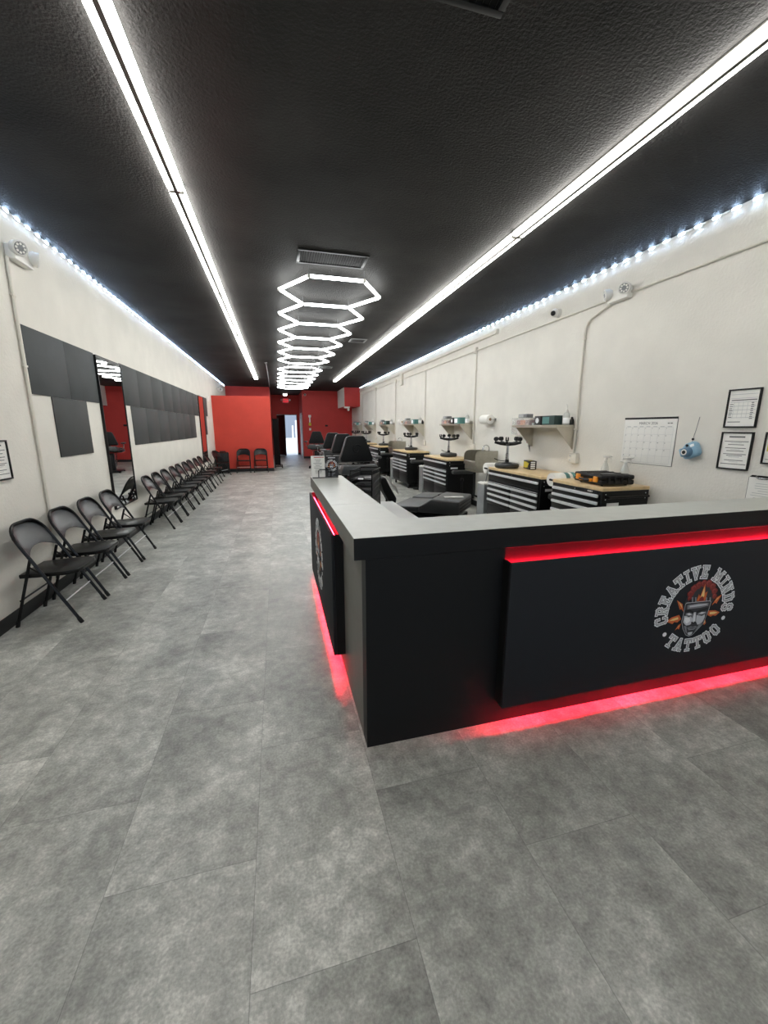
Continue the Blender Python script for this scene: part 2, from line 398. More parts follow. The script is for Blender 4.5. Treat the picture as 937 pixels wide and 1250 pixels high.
def led_string(x, sgn, y0, label):
    t = thing('light_string', label, 'light string', (x, 0, ZC), 0, 'cool white light strings along the ceiling edges')
    MB().tube([(sgn * 0.006, y0 - 0.1, -0.017), (sgn * 0.006, 17.9, -0.017)], 0.0025, 6).build('cable', WHITEP, t)
    me = MB().box((sgn * 0.001, -0.034, -0.024), (sgn * 0.012, 0.034, -0.008), 0, 0.002).mesh('light_module', WHITEP)
    em = MB().box((sgn * 0.0122, -0.026, -0.02), (sgn * 0.0165, 0.026, -0.008)).mesh('lamp', LEDB)
    # the hundred nearest modules each on its own, the far rest as one part
    pitch = 0.147
    for k in range(100):
        m = bpy.data.objects.new('light_module', me); COL.objects.link(m); m.parent = t; m.location = (0, y0 + k * pitch, 0)
        l = bpy.data.objects.new('lamp', em); COL.objects.link(l); l.parent = m
    r = MB(); y = y0 + 100 * pitch
    while y < 17.9:
        r.box((sgn * 0.001, y - 0.034, -0.024), (sgn * 0.012, y + 0.034, -0.008), 0).box((sgn * 0.012, y - 0.026, -0.019), (sgn * 0.0145, y + 0.026, -0.01), 1)
        y += pitch
    o = r.build('far_modules', [WHITEP, LEDB], t); o['kind'] = 'stuff'
led_string(XL, 1, 2.4, 'string of cool white light modules along the ceiling edge above the left wall')
led_string(XR, -1, 1.96, 'string of cool white light modules along the ceiling edge above the right wall')

def vent(name, x0, x1, y0, y1, n, label, frame=VENTM, edge=0.03, along='y'):
    t = thing(name, label, 'vent', ((x0 + x1) / 2, (y0 + y1) / 2, ZC))
    a, b = (x1 - x0) / 2, (y1 - y0) / 2
    MB().box((-a, -b, -0.012), (a, -b + edge, 0), 0, 0.003).box((-a, b - edge, -0.012), (a, b, 0), 0, 0.003).box((-a, -b + edge, -0.012), (-a + edge, b - edge, 0), 0, 0.003).box((a - edge, -b + edge, -0.012), (a, b - edge, 0), 0, 0.003).build('vent_frame', frame, t)
    MB().box((-a + edge, -b + edge, -0.002), (a - edge, b - edge, 0)).build('duct_opening', VENTB, t)
    s = MB()
    for i in range(n):
        x = -a + edge + (2 * a - 2 * edge) * (i + 0.5) / n
        M = Matrix.Translation((x, 0, -0.006)) @ Matrix.Rotation(0.6, 4, 'Y')
        s.box((-0.001, -b + edge, -0.006), (0.001, b - edge, 0.006), 0, 0, M)
    s.build('louvers', LOUV if frame is VENTM else frame, t)
vent('ceiling_vent', 0.285, 0.985, 4.3, 4.64, 26, 'large black louvered vent in the ceiling just before the hexagon lights')
vent('ceiling_vent', 0.3, 0.99, 1.5, 1.86, 22, 'black ceiling vent at the top edge of the photo')
vent('ceiling_vent', 1.47, 1.79, 8.05, 8.38, 12, 'small vent with pale worn frame in the ceiling beside the hexagon lights', VENTE)
vent('ceiling_vent', 1.23, 1.62, 11.8, 12.1, 12, 'small pale vent in the ceiling beside the gap between hexagon lights', VENTE)
tag(MB().tube([(-0.18, 11.47, ZC - 0.012), (-0.185, 15.0, ZC - 0.012), (-0.2, 18.19, ZC - 0.012)], 0.011, 8).lathe([(0.03, -0.035), (0.03, 0)], 10, 0, Matrix.Translation((-0.18, 11.45, ZC))).build('ceiling_conduit', GREYP), 'grey conduit along the ceiling running back to the shaded red wall', 'conduit')
t = thing('ceiling_lamp', 'round white lamp on the corridor ceiling', 'ceiling light', (0.49, 21.2, ZC))
MB().lathe([(0.12, 0), (0.12, -0.03), (0.1, -0.035)], 20).build('lamp_base', WHITEP, t)
MB().lathe([(0.1, -0.032), (0.1, -0.09), (0.08, -0.12), (0.03, -0.135)], 20).build('lamp_globe', LAMPG, t)

# ------------------------------------------------------------------ exit sign, cameras, emergency lights
t = thing('exit_sign', 'lit red exit sign with two white lamp heads over the back door', 'sign', (0.53, 22.4, 2.83))
MB().box((-0.15, -0.05, -0.11), (0.15, -0.001, 0.11), 0, 0.008).build('sign_body', WHITEP, t)
sb = MB().box((-0.135, -0.054, -0.095), (0.135, -0.05, 0.095)).build('sign_face', EXITG, t)
mb = MB(); text_mesh('EXIT', 0.12, frame_matrix((0, -0.056, 0), (1, 0, 0), (0, 0, 1)), mb, 0, 0.002); mb.build('lettering', WHITEP, sb)
for sx in (-1, 1):
    MB().tube([(sx * 0.15, -0.03, 0.02), (sx * 0.19, -0.035, 0.03)], 0.014, 8).lathe([(0.03, -0.02), (0.05, 0.0), (0.052, 0.05), (0.02, 0.06)], 12, 0, Matrix.Translation((sx * 0.21, -0.06, 0.03)) @ Matrix.Rotation(PI / 2, 4, 'X')).build('lamp_head', WHITEP, t)

def dome_camera(loc, rz, label, tilt=0.0):
    t = thing('dome_camera', label, 'security camera', loc, rz)
    M = Matrix.Rotation(-PI / 2, 4, 'X')      # wall plate faces -y locally
    MB().lathe([(0.055, 0), (0.055, -0.02), (0.05, -0.03)], 18, 0, Matrix.Rotation(-PI / 2, 4, 'X')).build('mount', WHITEP, t)
    s = MB()
    prof = [(0.05 * math.sin(a), 0.05 * math.cos(a)) for a in [PI * i / 10 for i in range(1, 10)]]
    s.lathe(prof, 16, 0, Matrix.Translation((0, -0.055, 0)))
    b = s.build('dome', WHITEP, t)
    R = Matrix.Translation((0, -0.055, 0)) @ Matrix.Rotation(tilt, 4, 'Z') @ Matrix.Rotation(0.25, 4, 'X') @ Matrix.Rotation(PI / 2, 4, 'X')
    MB().lathe([(0.03, 0.03), (0.03, 0.052), (0.022, 0.056)], 14, 0, R).build('lens', RUBBER, b)
    return t
dome_camera((XR, 4.73, 2.86), -PI / 2, 'white dome camera with black lens high on the right wall', 0.4)
dome_camera((1.345, 19.5, 2.93), 0, 'white dome camera at the top corner of the shaded red back wall')

def emergency_light(loc, rz, label, s=1.0):
    t = thing('emergency_light', label, 'emergency light', loc, rz, 'twin-head emergency lights on the walls')
    t.scale = (s, s, s)
    MB().box((-0.13, -0.07, -0.05), (0.13, -0.001, 0.06), 0, 0.012).build('battery_case', WHITEP, t)
    for sx, yaw in ((-1, -0.55), (1, 0.5)):
        M = Matrix.Translation((sx * 0.11, -0.085, 0.035)) @ Matrix.Rotation(yaw, 4, 'Z') @ Matrix.Rotation(PI / 2 + 0.2, 4, 'X')
        h = MB().lathe([(0.03, -0.045), (0.052, -0.02), (0.058, 0.03), (0.05, 0.036), (0.046, 0.03)], 18, 0, M).build('lamp_head', WHITEP, t)
        p = MB().lathe([(0.044, 0.028), (0.044, 0.031)], 16, 0, M)
        for k in range(8):
            a = k * PI / 4
            p.lathe([(0.009, 0.031), (0.009, 0.034)], 8, 1, M @ Matrix.Translation((0.03 * math.cos(a), 0.03 * math.sin(a), 0)))
        p.build('lamp_lens', [GREYP, WHITEP], h)
    return t
emergency_light((XL, 4.2, 2.78), PI / 2, 'white two-headed emergency light above the conduit on the left wall')
emergency_light((XR, 3.73, 2.775), -PI / 2, 'white two-headed emergency light on the right wall conduit')
emergency_light((XL, 16.0, 2.76), PI / 2, 'small far emergency light high on the left wall behind the red partition')
tag(MB().box((XL + 0.001, 13.2, 2.2), (XL + 0.05, 13.34, 2.36), 0, 0.006).box((XL + 0.04, 13.235, 2.24), (XL + 0.055, 13.305, 2.32), 0, 0.003).build('alarm_box', WHITEP), 'small white alarm box on the left wall beside the red partition', 'alarm')
t = thing('flood_light', 'small white lamp with round head under the boxed-in red duct', 'lamp', (3.0, 17.55, 2.33))
MB().box((-0.14, 0.0, -0.07), (0.1, 0.12, -0.001), 0, 0.01).build('lamp_bracket', WHITEP, t)
MB().lathe([(0.02, 0.0), (0.05, -0.03), (0.055, -0.08), (0.03, -0.12)], 14, 0, Matrix.Translation((0.04, 0.05, -0.06))).build('lamp_head', WHITEP, t)

# ------------------------------------------------------------------ conduits
def wall_conduit(path, r, label, clips=(), boxes=(), side=1):
    t = thing('wall_conduit', label, 'conduit', path[0])
    o = Vector(path[0])
    MB().tube([Vector(p) - o for p in path], r, 8).build('pipe', CREAM, t)
    for c in clips:
        q = Vector(c) - o
        MB().box((q.x - 0.014, q.y - 0.022, q.z - 0.008), (q.x + 0.012, q.y + 0.022, q.z + 0.008), 0, 0.003).build('clip', CREAM, t)
    for c, sy, sz in boxes:
        q = Vector(c) - o
        b = MB().box((q.x - 0.028 * side, q.y - sy, q.z - sz), (q.x + 0.017 * side, q.y + sy, q.z + sz), 0, 0.005) if side > 0 else MB().box((q.x - 0.017, q.y - sy, q.z - sz), (q.x + 0.028, q.y + sy, q.z + sz), 0, 0.005)
        b = b.build('junction_box', CREAM, t)
        if sz > 0.055:
            f = MB()
            for dz in (-0.025, 0.025):
                f.box((q.x - 0.031, q.y + 0.012, q.z + dz - 0.014), (q.x - 0.0275, q.y + 0.048, q.z + dz + 0.014), 0, 0.001)
                f.box((q.x - 0.0315, q.y + 0.022, q.z + dz - 0.004), (q.x - 0.0305, q.y + 0.026, q.z + dz + 0.006), 1).box((q.x - 0.0315, q.y + 0.034, q.z + dz - 0.004), (q.x - 0.0305, q.y + 0.038, q.z + dz + 0.006), 1)
            f.build('socket', [WHITEP, INKD], b)
    return t
xc = XR - 0.018
wall_conduit([(xc, 1.6, 2.772), (xc, 6.9, 2.785), (xc, 16.95, 2.79)], 0.011, 'long white conduit running level along the whole right wall',
             [(xc, y, 2.775 + 0.001 * y) for y in (2.2, 2.76, 3.3, 4.75, 5.3, 5.96, 7.9, 10.4, 11.0)], [((xc, 6.9, 2.79), 0.035, 0.05), ((xc, 11.98, 2.79), 0.04, 0.05), ((xc, 14.5, 2.79), 0.04, 0.05)])
def drop(y, top, label, bend=None):
    x = xc - 0.004
    path = [(x, y, 1.08), (x, y, top)] if not bend else [(x, y, 1.06), (x, y, 2.52)] + [(x, y - 0.12 * (1 - math.cos(a)) * 1.0, 2.52 + 0.14 * math.sin(a)) for a in (0.4, 0.8, 1.2, 1.45)] + [(x, y - 0.35, 2.73)]
    wall_conduit(path, 0.0125, label, [(x, y, z) for z in (1.42, 2.45)], [((x, y - 0.01, 1.075), 0.07, 0.06)])
drop(4.2, 2.72, 'white conduit curving up from the outlet beside the near wall shelf', True)
drop(6.87, 2.75, 'white conduit dropping to the outlet beside the second wall shelf')
drop(9.44, 2.77, 'white conduit dropping to the outlet beside the third wall shelf')
drop(12.01, 2.76, 'white conduit dropping to the outlet beside the fourth wall shelf')
drop(14.5, 2.76, 'white conduit dropping to the outlet beside the fifth wall shelf')
drop(16.93, 2.78, 'farthest white conduit dropping near the shaded red back wall')
xl = XL + 0.016
wall_conduit([(xl, 4.06, 2.74), (xl, 4.05, 2.0), (xl, 4.03, 0.35)], 0.0135, 'white conduit dropping from the emergency light past the near slate panels', [(xl, 4.058, 2.46), (xl, 4.048, 1.93)], [((xl, 4.03, 0.32), 0.04, 0.06)], -1)
t = thing('cable_raceway', 'white cable raceway under the lights at the top of the right wall', 'raceway', (XR, 6.2, 2.95))
MB().box((-0.045, 0, -0.025), (-0.001, 11.2, 0.03), 0, 0.004).build('channel', CREAM, t)
MB().box((-0.05, -0.02, -0.03), (-0.001, 0.02, 0.045), 0, 0.004).build('end_cap', CREAM, t)
tag(MB().prism([(0, 0.0), (0.045, 0), (0.045, 0.34), (0, 0.34), (-0.0, 0.1)], 0, 0.22, frame_matrix((XR - 0.046, 11.5, 2.62), (1, 0, 0), (0, 0, 1)), 0, 0.004).build('wall_bracket', CREAM), 'white bracket plate fixed over the conduit high on the right wall', 'bracket')

# ------------------------------------------------------------------ left wall: slate panels, mirrors, frame
def slate(y0, y1, z0, z1, label):
    t = MB().box((XL + 0.0005, y0 + 0.0015, z0 + 0.001), (XL + 0.009 + random.uniform(0, 0.0015), y1 - 0.0015, z1 - 0.001), 0, 0.0015)
    tag(t.build('wall_panel', SLATE), label, 'wall panel', 'slate grey panels on the left wall')
slate(4.10, 4.777, 1.715, 2.262, 'slate grey wall panel beside the left conduit, nearest of all')
slate(4.777, 5.445, 1.715, 2.262, 'slate grey wall panel touching the near edge of the tall mirror')
slate(4.40, 5.10, 1.168, 1.715, 'single slate grey panel hanging lowest before the tall mirror')
for k in range(8):
    slate(6.235 + 0.678 * k, 6.235 + 0.678 * (k + 1), 1.735, 2.27, 'slate grey panel in the upper row after the tall mirror, %s from that mirror' % ORD[k])
for k in range(7):
    slate(6.49 + 0.66 * k, 6.49 + 0.66 * (k + 1), 1.195, 1.735, 'slate grey panel in the lower row after the tall mirror, %s from that mirror' % ORD[k])
slate(12.46, 13.12, 1.765, 2.285, 'slate grey panel beyond the far mirror, the upper one')
slate(12.6, 12.85, 1.24, 1.765, 'narrow slate grey panel beyond the far mirror, the lower one')

def mirror(y0, y1, z0, z1, label):
    t = thing('wall_mirror', label, 'mirror', (XL + 0.001, (y0 + y1) / 2, z0), 0, 'tall mirrors on the left wall')
    a, h, e, dp = (y1 - y0) / 2, z1 - z0, 0.012, 0.028
    MB().box((0, -a, 0), (dp, -a + e, h)).box((0, a - e, 0), (dp, a, h)).box((0, -a + e, 0), (dp, a - e, e)).box((0, -a + e, h - e), (dp, a - e, h)).build('mirror_frame', BLACKP, t)
    MB().box((0.002, -a + e, e), (0.02, a - e, h - e)).build('mirror_glass', MIRR, t)
mirror(5.455, 6.225, 0.457, 2.25, 'tall black-framed mirror hanging above the gap between chairs')
mirror(11.72, 12.44, 0.5, 2.27, 'far tall mirror reflecting red between slate panels')

def paper_lines(mb, M, w, h, seed, m=0, rows=12, head=None):
    r = random.Random(seed)
    for i in range(rows):
        v = h * (0.78 - 1.5 * i / rows) / 2 * 1.0
        ln = w * r.uniform(0.35, 0.8); o = r.uniform(-0.04, 0.04) * w
        mb.box((o - ln / 2, v - h * 0.008, 0), (o + ln / 2, v + h * 0.008, 0.0003), m, 0, M)
def wall_frame(o, u, w, h, label, seed, style, e=0.011):
    t = thing('picture_frame', label, 'picture frame', o, 0, 'black framed papers on the walls')
    M = frame_matrix((0, 0, 0), u, (0, 0, 1))
    a, b = w / 2, h / 2
    f = MB()
    for lo, hi in (((-a, -b, 0.001), (a, -b + e, 0.02)), ((-a, b - e, 0.001), (a, b, 0.02)), ((-a, -b + e, 0.001), (-a + e, b - e, 0.02)), ((a - e, -b + e, 0.001), (a, b - e, 0.02))):
        f.box(lo, hi, 0, 0.002, M)
    f.build('frame_border', BLACKP, t)
    p = MB().box((-a + e, -b + e, 0.002), (a - e, b - e, 0.01), 0, 0, M)
    Mi = M @ Matrix.Translation((0, 0, 0.01))
    if style == 'form':
        for i in range(7):
            v = b * (0.72 - 0.2 * i); p.box((-a * 0.8, v - 0.0015, 0), (a * 0.8, v + 0.0015, 0.0003), 1, 0, Mi)
        for i in range(5):
            x = -a * 0.55 + a * 0.28 * i; p.box((x - 0.0008, -b * 0.5, 0), (x + 0.0008, b * 0.33, 0.0003), 1, 0, Mi)
        p.box((-a * 0.75, b * 0.4, 0), (a * 0.8, b * 0.45, 0.0003), 2, 0, Mi).box((-a * 0.8, -b * 0.72, 0), (0.0, -b * 0.68, 0.0003), 2, 0, Mi)
        for i in range(9): p.box((a * 0.5, b * (0.25 - 0.1 * i), 0), (a * (0.65 + 0.02 * (i % 3)), b * (0.29 - 0.1 * i), 0.0003), 2, 0, Mi)
        for i in range(7): p.box((-a * 0.82, b * (0.2 - 0.11 * i), 0), (-a * (0.6 + 0.02 * (i % 3)), b * (0.235 - 0.11 * i), 0.0003), 2, 0, Mi)
    else:
        p.box((-a * 0.5, b * 0.7, 0), (a * 0.5, b * 0.78, 0.0003), 2, 0, Mi)
        for i, (v, ln) in enumerate(((0.5, 0.75), (0.43, 0.35), (0.33, 0.5), (0.15, 0.65), (0.08, 0.3), (0.0, 0.55), (-0.17, 0.72), (-0.25, 0.5), (-0.33, 0.35), (-0.5, 0.6), (-0.58, 0.3), (-0.7, 0.8))):
            hgt = 0.018 if ln > 0.45 else 0.01
            p.box((-a * ln, b * (v - hgt), 0), (a * ln, b * (v + hgt), 0.0003), 2 if ln > 0.45 else 1, 0, Mi)
    if style == 'colour':
        p.box((-a * 0.8, -b * 0.2, 0.0004), (a * 0.0, b * 0.5, 0.0006), 3, 0, Mi)
    p.build('framed_paper', [PAPER, INKL, INK, YEL], t)
wall_frame((XR, 2.4, 1.588), (0, -1, 0), 0.232, 0.297, 'black framed form on the right wall, the upper of two', 1, 'form')
wall_frame((XR, 2.4, 1.258), (0, -1, 0), 0.232, 0.297, 'black framed notice with centred lines, the lower of two on the right wall', 2, 'notice')
wall_frame((XR, 2.09, 1.29), (0, -1, 0), 0.232, 0.235, 'black framed colour sheet cut by the right edge of the photo', 3, 'colour')
wall_frame((XL, 3.515, 1.206), (0, 1, 0), 0.236, 0.288, 'black framed notice on the left wall at the edge of the photo', 4, 'notice')

# clipboard
t = thing('clipboard', 'clear clipboard holding a printed form, hanging low on the right wall', 'clipboard', (XR, 2.155, 0.955))
M = frame_matrix((0, 0, 0), (0, -1, 0), (0, 0, 1))
MB().prism([(-0.115, -0.14), (0.115, -0.14), (0.115, 0.11), (0.095, 0.128), (-0.095, 0.128), (-0.115, 0.11)], 0.001, 0.004, M).build('board', BLACKP, t)
p = MB().box((-0.111, -0.138, 0.004), (0.111, 0.112, 0.006), 0, 0, M)
paper_lines(p, M @ Matrix.Translation((0, -0.02, 0.006)), 0.2, 0.22, 5, 1, 9)
p.build('form_sheet', [PAPER, INKL], t)
MB().box((-0.05, 0.1, 0.006), (0.05, 0.112, 0.014), 0, 0.002, M).tube([M @ Vector(q) for q in ((-0.05, 0.105, 0.012), (-0.062, 0.122, 0.014), (-0.05, 0.128, 0.014))], 0.004, 6).tube([M @ Vector(q) for q in ((0.05, 0.105, 0.012), (0.062, 0.122, 0.014), (0.05, 0.128, 0.014))], 0.004, 6).build('clip', CHROME, t)

# calendar
t = thing('wall_calendar', 'white month calendar on the wall between cabinet and camera', 'calendar', (XR, 3.21, 1.306))
M = frame_matrix((0, 0, 0), (0, -1, 0), (0, 0, 1))
a, b = 0.288, 0.221
p = MB().box((-a, -b, 0.002), (a, b, 0.007), 0, 0.001, M)
M2 = M @ Matrix.Translation((0, 0, 0.007))
gx0, gx1, gy0, gy1 = -a * 0.93, a * 0.9, -b * 0.92, b * 0.62
for i in range(8):
    x = gx0 + (gx1 - gx0) * i / 7; p.box((x - 0.0006, gy0, 0), (x + 0.0006, gy1, 0.0003), 1, 0, M2)
for i in range(6):
    y = gy0 + (gy1 - gy0) * i / 5; p.box((gx0, y - 0.0006, 0), (gx1, y + 0.0006, 0.0003), 1, 0, M2)
for i in range(7):
    x = gx0 + (gx1 - gx0) * (i + 0.5) / 7; p.box((x - 0.022, gy1 + 0.004, 0), (x + 0.022, gy1 + 0.009, 0.0003), 1, 0, M2)
text_mesh('MARCH 2026', 0.036, M2 @ Matrix.Translation((-0.01, b * 0.79, 0.0003)), p, 2)
for d_ in range(31):
    c, r = d_ % 7, d_ // 7
    text_mesh(str(d_ + 1), 0.014, M2 @ Matrix.Translation((gx0 + (gx1 - gx0) * (c + 0.12) / 7, gy1 - (gy1 - gy0) * (r + 0.16) / 5, 0.0003)), p, 2)
for i in range(2): p.box((a * 0.68 + i * 0.028, b * 0.77, 0), (a * 0.68 + i * 0.028 + 0.022, b * 0.81, 0.0003), 2, 0, M2)
p.build('calendar_page', [PAPER, INKL, INK], t)
MB().box((-a - 0.002, b - 0.006, 0.001), (a + 0.002, b + 0.012, 0.011), 0, 0.002, M).build('binding_strip', BLACKP, t)
MB().box((a - 0.003, -b - 0.003, 0.001), (a + 0.004, b, 0.003), 0, 0, M).box((-a - 0.002, -b - 0.004, 0.001), (a + 0.004, -b, 0.003), 0, 0, M).box((-a - 0.003, -b - 0.004, 0.001), (-a, -b + 0.05, 0.003), 0, 0, M).build('backing_board', INK, t)

# instant camera on a strap
t = thing('instant_camera', 'pastel blue instant camera hanging by its strap on the right wall', 'camera', (XR, 2.735, 1.245))
M = frame_matrix((-0.004, 0, 0), (0, -1, 0), (0, 0, 1)) @ Matrix.Rotation(math.radians(24), 4, 'Z')
bd = MB().prism([(-0.07, -0.05), (-0.05, -0.066), (0.05, -0.066), (0.07, -0.045), (0.07, 0.04), (0.05, 0.066), (-0.018, 0.068), (-0.045, 0.048), (-0.07, 0.04)], 0.0, 0.055, M, 0, 0.012, 3).build('body', SKYBLUE, t)
MB().prism([(-0.074, -0.035), (-0.05, -0.04), (-0.05, 0.04), (-0.074, 0.035)], 0.045, 0.075, M, 0, 0.009, 3).build('grip', SKYBLUE, t)
ln = MB().lathe([(0.044, 0.05), (0.043, 0.07), (0.036, 0.078), (0.034, 0.095), (0.026, 0.1)], 22, 0, M @ Matrix.Translation((-0.012, -0.012, 0))).build('lens_barrel', SKYDK, t)
MB().lathe([(0.026, 0.099), (0.026, 0.101), (0.02, 0.102)], 18, 0, M @ Matrix.Translation((-0.012, -0.012, 0))).build('lens_ring', WHITEP, ln)
MB().lathe([(0.017, 0.1), (0.015, 0.104)], 16, 0, M @ Matrix.Translation((-0.012, -0.012, 0))).build('lens', INKD, ln)
MB().box((0.02, 0.02, 0.052), (0.056, 0.042, 0.058), 0, 0.004, M).build('flash_window', EW, t)
MB().lathe([(0.012, 0.05), (0.012, 0.06), (0.006, 0.062)], 12, 0, M @ Matrix.Translation((-0.002, 0.045, 0))).build('viewfinder', INKD, t)
MB().tube([(-0.02, 0.012, 0.07), (-0.02, 0.009, 0.098), (-0.014, -0.002, 0.18), (-0.008, -0.012, 0.285)], 0.0022, 6).build('strap', GREYP, t)
MB().lathe([(0.008, -0.008), (0.01, 0), (0.008, 0.01)], 8, 0, Matrix.Translation((-0.02, 0.009, 0.095))).build('strap_toggle', INKD, t)

# ------------------------------------------------------------------ folding chairs
def folding_chair(name, label, loc, rz, group):
    t = thing(name, label, 'chair', loc, rz, group)
    L_ = math.hypot(0.385, 0.765); tx, tz = -0.385 / L_, 0.765 / L_
    hw = 0.2
    def P(s_, y): return Vector((0.425 + tx * s_, y, tz * s_ + 0.0))
    rc = 0.13
    s_top, s_cut = L_ - 0.012, 0.46
    up = [P(s_cut, hw + 0.006)]
    up.append(P(s_top - rc, hw))
    for i in range(1, 7):
        a = PI / 2 * i / 6
        up.append(P(s_top - rc + rc * math.sin(a), hw - rc + rc * math.cos(a)))
    full = up + [Vector((p.x, -p.y, p.z)) for p in up[::-1]]
    MB().tube(full, 0.0115, 8).build('frame', BLACKM, t)
    for sy in (1, -1):
        lg = MB().tube([P(0.015, sy * (hw + 0.014)), P(s_cut, sy * (hw + 0.006))], 0.0115, 8).build('leg', BLACKM, t)
        MB().tube([P(0.0, sy * (hw + 0.014)), P(0.045, sy * (hw + 0.014))], 0.0145, 8).build('foot_cap', RUBBER, lg)
        lg = MB().tube([(0.003, sy * 0.183, 0.012), (0.155, sy * 0.183, 0.515)], 0.0105, 8).build('leg', BLACKM, t)
        MB().tube([(0.0, sy * 0.183, 0.0), (0.01, sy * 0.183, 0.045)], 0.0135, 8).build('foot_cap', RUBBER, lg)
        MB().tube([(0.138, sy * 0.19, 0.46), (0.205, sy * 0.195, 0.4)], 0.006, 6).build('brace', BLACKM, t)
    MB().tube([P(0.2, -hw - 0.008), P(0.2, hw + 0.008)], 0.0055, 6).build('front_stretcher', ALU, t)
    MB().tube([(0.048, -0.183, 0.2), (0.048, 0.183, 0.2)], 0.007, 6).build('rear_stretcher', BLACKM, t)
    # seat: pressed steel pan with turned-down rim
    poly = [(0.055, -0.165), (0.2, -0.182), (0.36, -0.188), (0.425, -0.15), (0.438, -0.1), (0.438, 0.1), (0.425, 0.15), (0.36, 0.188), (0.2, 0.182), (0.055, 0.165)]
    Ms = Matrix.Translation((0, 0, 0.383)) @ Matrix.Rotation(-0.035, 4, 'Y')
    s = MB().prism(poly, -0.022, 0.008, Ms, 0, 0.006, 2)
    s.build('seat', BLACKM, t)
    # backrest: curved sheet between the uprights
    nx, nz = tz, -tx
    rows, cols = 7, 14
    vs = []; fs = []
    for off in (0.0, -0.004):
        for j in range(cols + 1):
            u = -1 + 2 * j / cols; y = u * (hw - 0.004); ay = abs(y)
            st = s_top - 0.004 if ay <= hw - rc else s_top - rc + math.sqrt(max(0, rc * rc - (ay - hw + rc) ** 2)) - 0.003
            sl = 0.655 - 0.075 * abs(u) ** 2.2
            st = max(st, sl + 0.01)
            for i in range(rows + 1):
                q = P(sl + (st - sl) * i / rows, y)
                dpt = -0.026 * (1 - u * u) * (0.5 + 0.5 * math.sin(PI * min(1, (1 - i / rows) + 0.25))) + off
                vs.append((q.x + nx * dpt, q.y, q.z + nz * dpt))
    R = rows + 1; Nn = (cols + 1) * R
    for j in range(cols):
        for i in range(rows):
            a_, b_, c_, d_ = j * R + i, (j + 1) * R + i, (j + 1) * R + i + 1, j * R + i + 1
            fs.append((a_, b_, c_, d_)); fs.append((Nn + a_, Nn + d_, Nn + c_, Nn + b_))
        fs.append((j * R, Nn + j * R, Nn + (j + 1) * R, (j + 1) * R))
    m = MB().add(vs, fs, 0, True)
    m.build('backrest', BLACKM, t)
    return t
CX0 = -1.921
gl = 'folding chairs along the left wall'
proto = folding_chair('folding_chair', 'black metal folding chair nearest the camera, starting the near row of four', (CX0, 3.482, 0), 0, gl)
for i, (y, r) in enumerate(((3.985, 0.0), (4.485, 0.01), (4.99, 0.0))):
    dup(proto, (CX0, y, 0), r, 'black metal folding chair, %s from the front in the near row of four' % ORD[i + 1])
for i, y in enumerate((6.4, 6.88, 7.39, 7.9, 8.39, 8.9, 9.43, 9.98, 10.6, 11.44)):
    dup(proto, (CX0 - 0.004 + 0.01 * math.sin(3 * i), y, 0), 0.008 * math.sin(5 * i), 'black metal folding chair beyond the tall mirror, %s from the front in the far row' % ORD[i])
dup(proto, (CX0 + 0.02, 13.05, 0), -0.35, 'black metal folding chair turned at the end of the row beside the black cases')
for x, lab in ((-1.1, 'left'), (-0.56, 'right')):
    c = dup(proto, (x, 14.075 if lab == 'left' else 14.08, 0), -PI / 2, 'black folding chair against the red partition, %s one of the pair' % lab)
    c['group'] = 'folding chairs against the red partition'

# black wheeled cases in the corner
def case(loc, rz, label):
    t = thing('rolling_case', label, 'case', loc, rz, 'black rolling cases in the corner')
    MB().box((-0.17, -0.12, 0.04), (0.17, 0.12, 0.66), 0, 0.03, None, 3).build('shell', BLACKP, t)
    for x in (-0.1, -0.03, 0.04, 0.11): MB().box((x - 0.008, -0.126, 0.1), (x + 0.008, -0.115, 0.6), 0, 0.003).build('rib', BLACKP, t)
    for x in (-0.13, 0.13): MB().tube([(x, -0.09, 0.024), (x, -0.06, 0.024)], 0.024, 12).build('wheel', RUBBER, t)
    MB().tube([(-0.08, 0.0, 0.66), (-0.08, 0.0, 0.69), (0.08, 0.0, 0.69), (0.08, 0.0, 0.66)], 0.01, 8).build('handle', BLACKP, t)
case((-1.7, 13.72, 0), 0.1, 'black rolling case against the red partition, front one of two')
case((-1.74, 13.98, 0), 0.0, 'black rolling case against the red partition, half hidden behind another')

# black folding screen beside the partition
t = thing('rolling_screen', 'black fabric rolling screen standing edge-on beside the red partition', 'screen', (-0.03, 15.2, 0), 0.0)
for k, (y, a) in enumerate(((0.0, 0.65), (0.26, -0.65), (0.52, 0.65))):
    M = Matrix.Translation((0, y, 0)) @ Matrix.Rotation(a, 4, 'Z')
    f = MB().tube([M @ Vector(p) for p in ((0, -0.15, 0.08), (0, -0.15, 1.76), (0, 0.15, 1.76), (0, 0.15, 0.08))], 0.014, 8, 0, True).build('panel_frame', BLACKM, t)
    MB().box((-0.012, -0.145, 0.1), (0.012, 0.145, 1.74), 0, 0, M).build('panel_fabric', VINYLB, f)
for y in (-0.12, 0.64):
    ft = MB().tube([(-0.1, y, 0.06), (0.17, y, 0.06)], 0.014, 8).tube([(0, y, 0.06), (0, y, 0.1)], 0.012, 8).build('foot', BLACKM, t)
    for x in (-0.09, 0.16): MB().tube([(x, y - 0.012, 0.025), (x, y + 0.012, 0.025)], 0.025, 10).build('caster', RUBBER, ft)

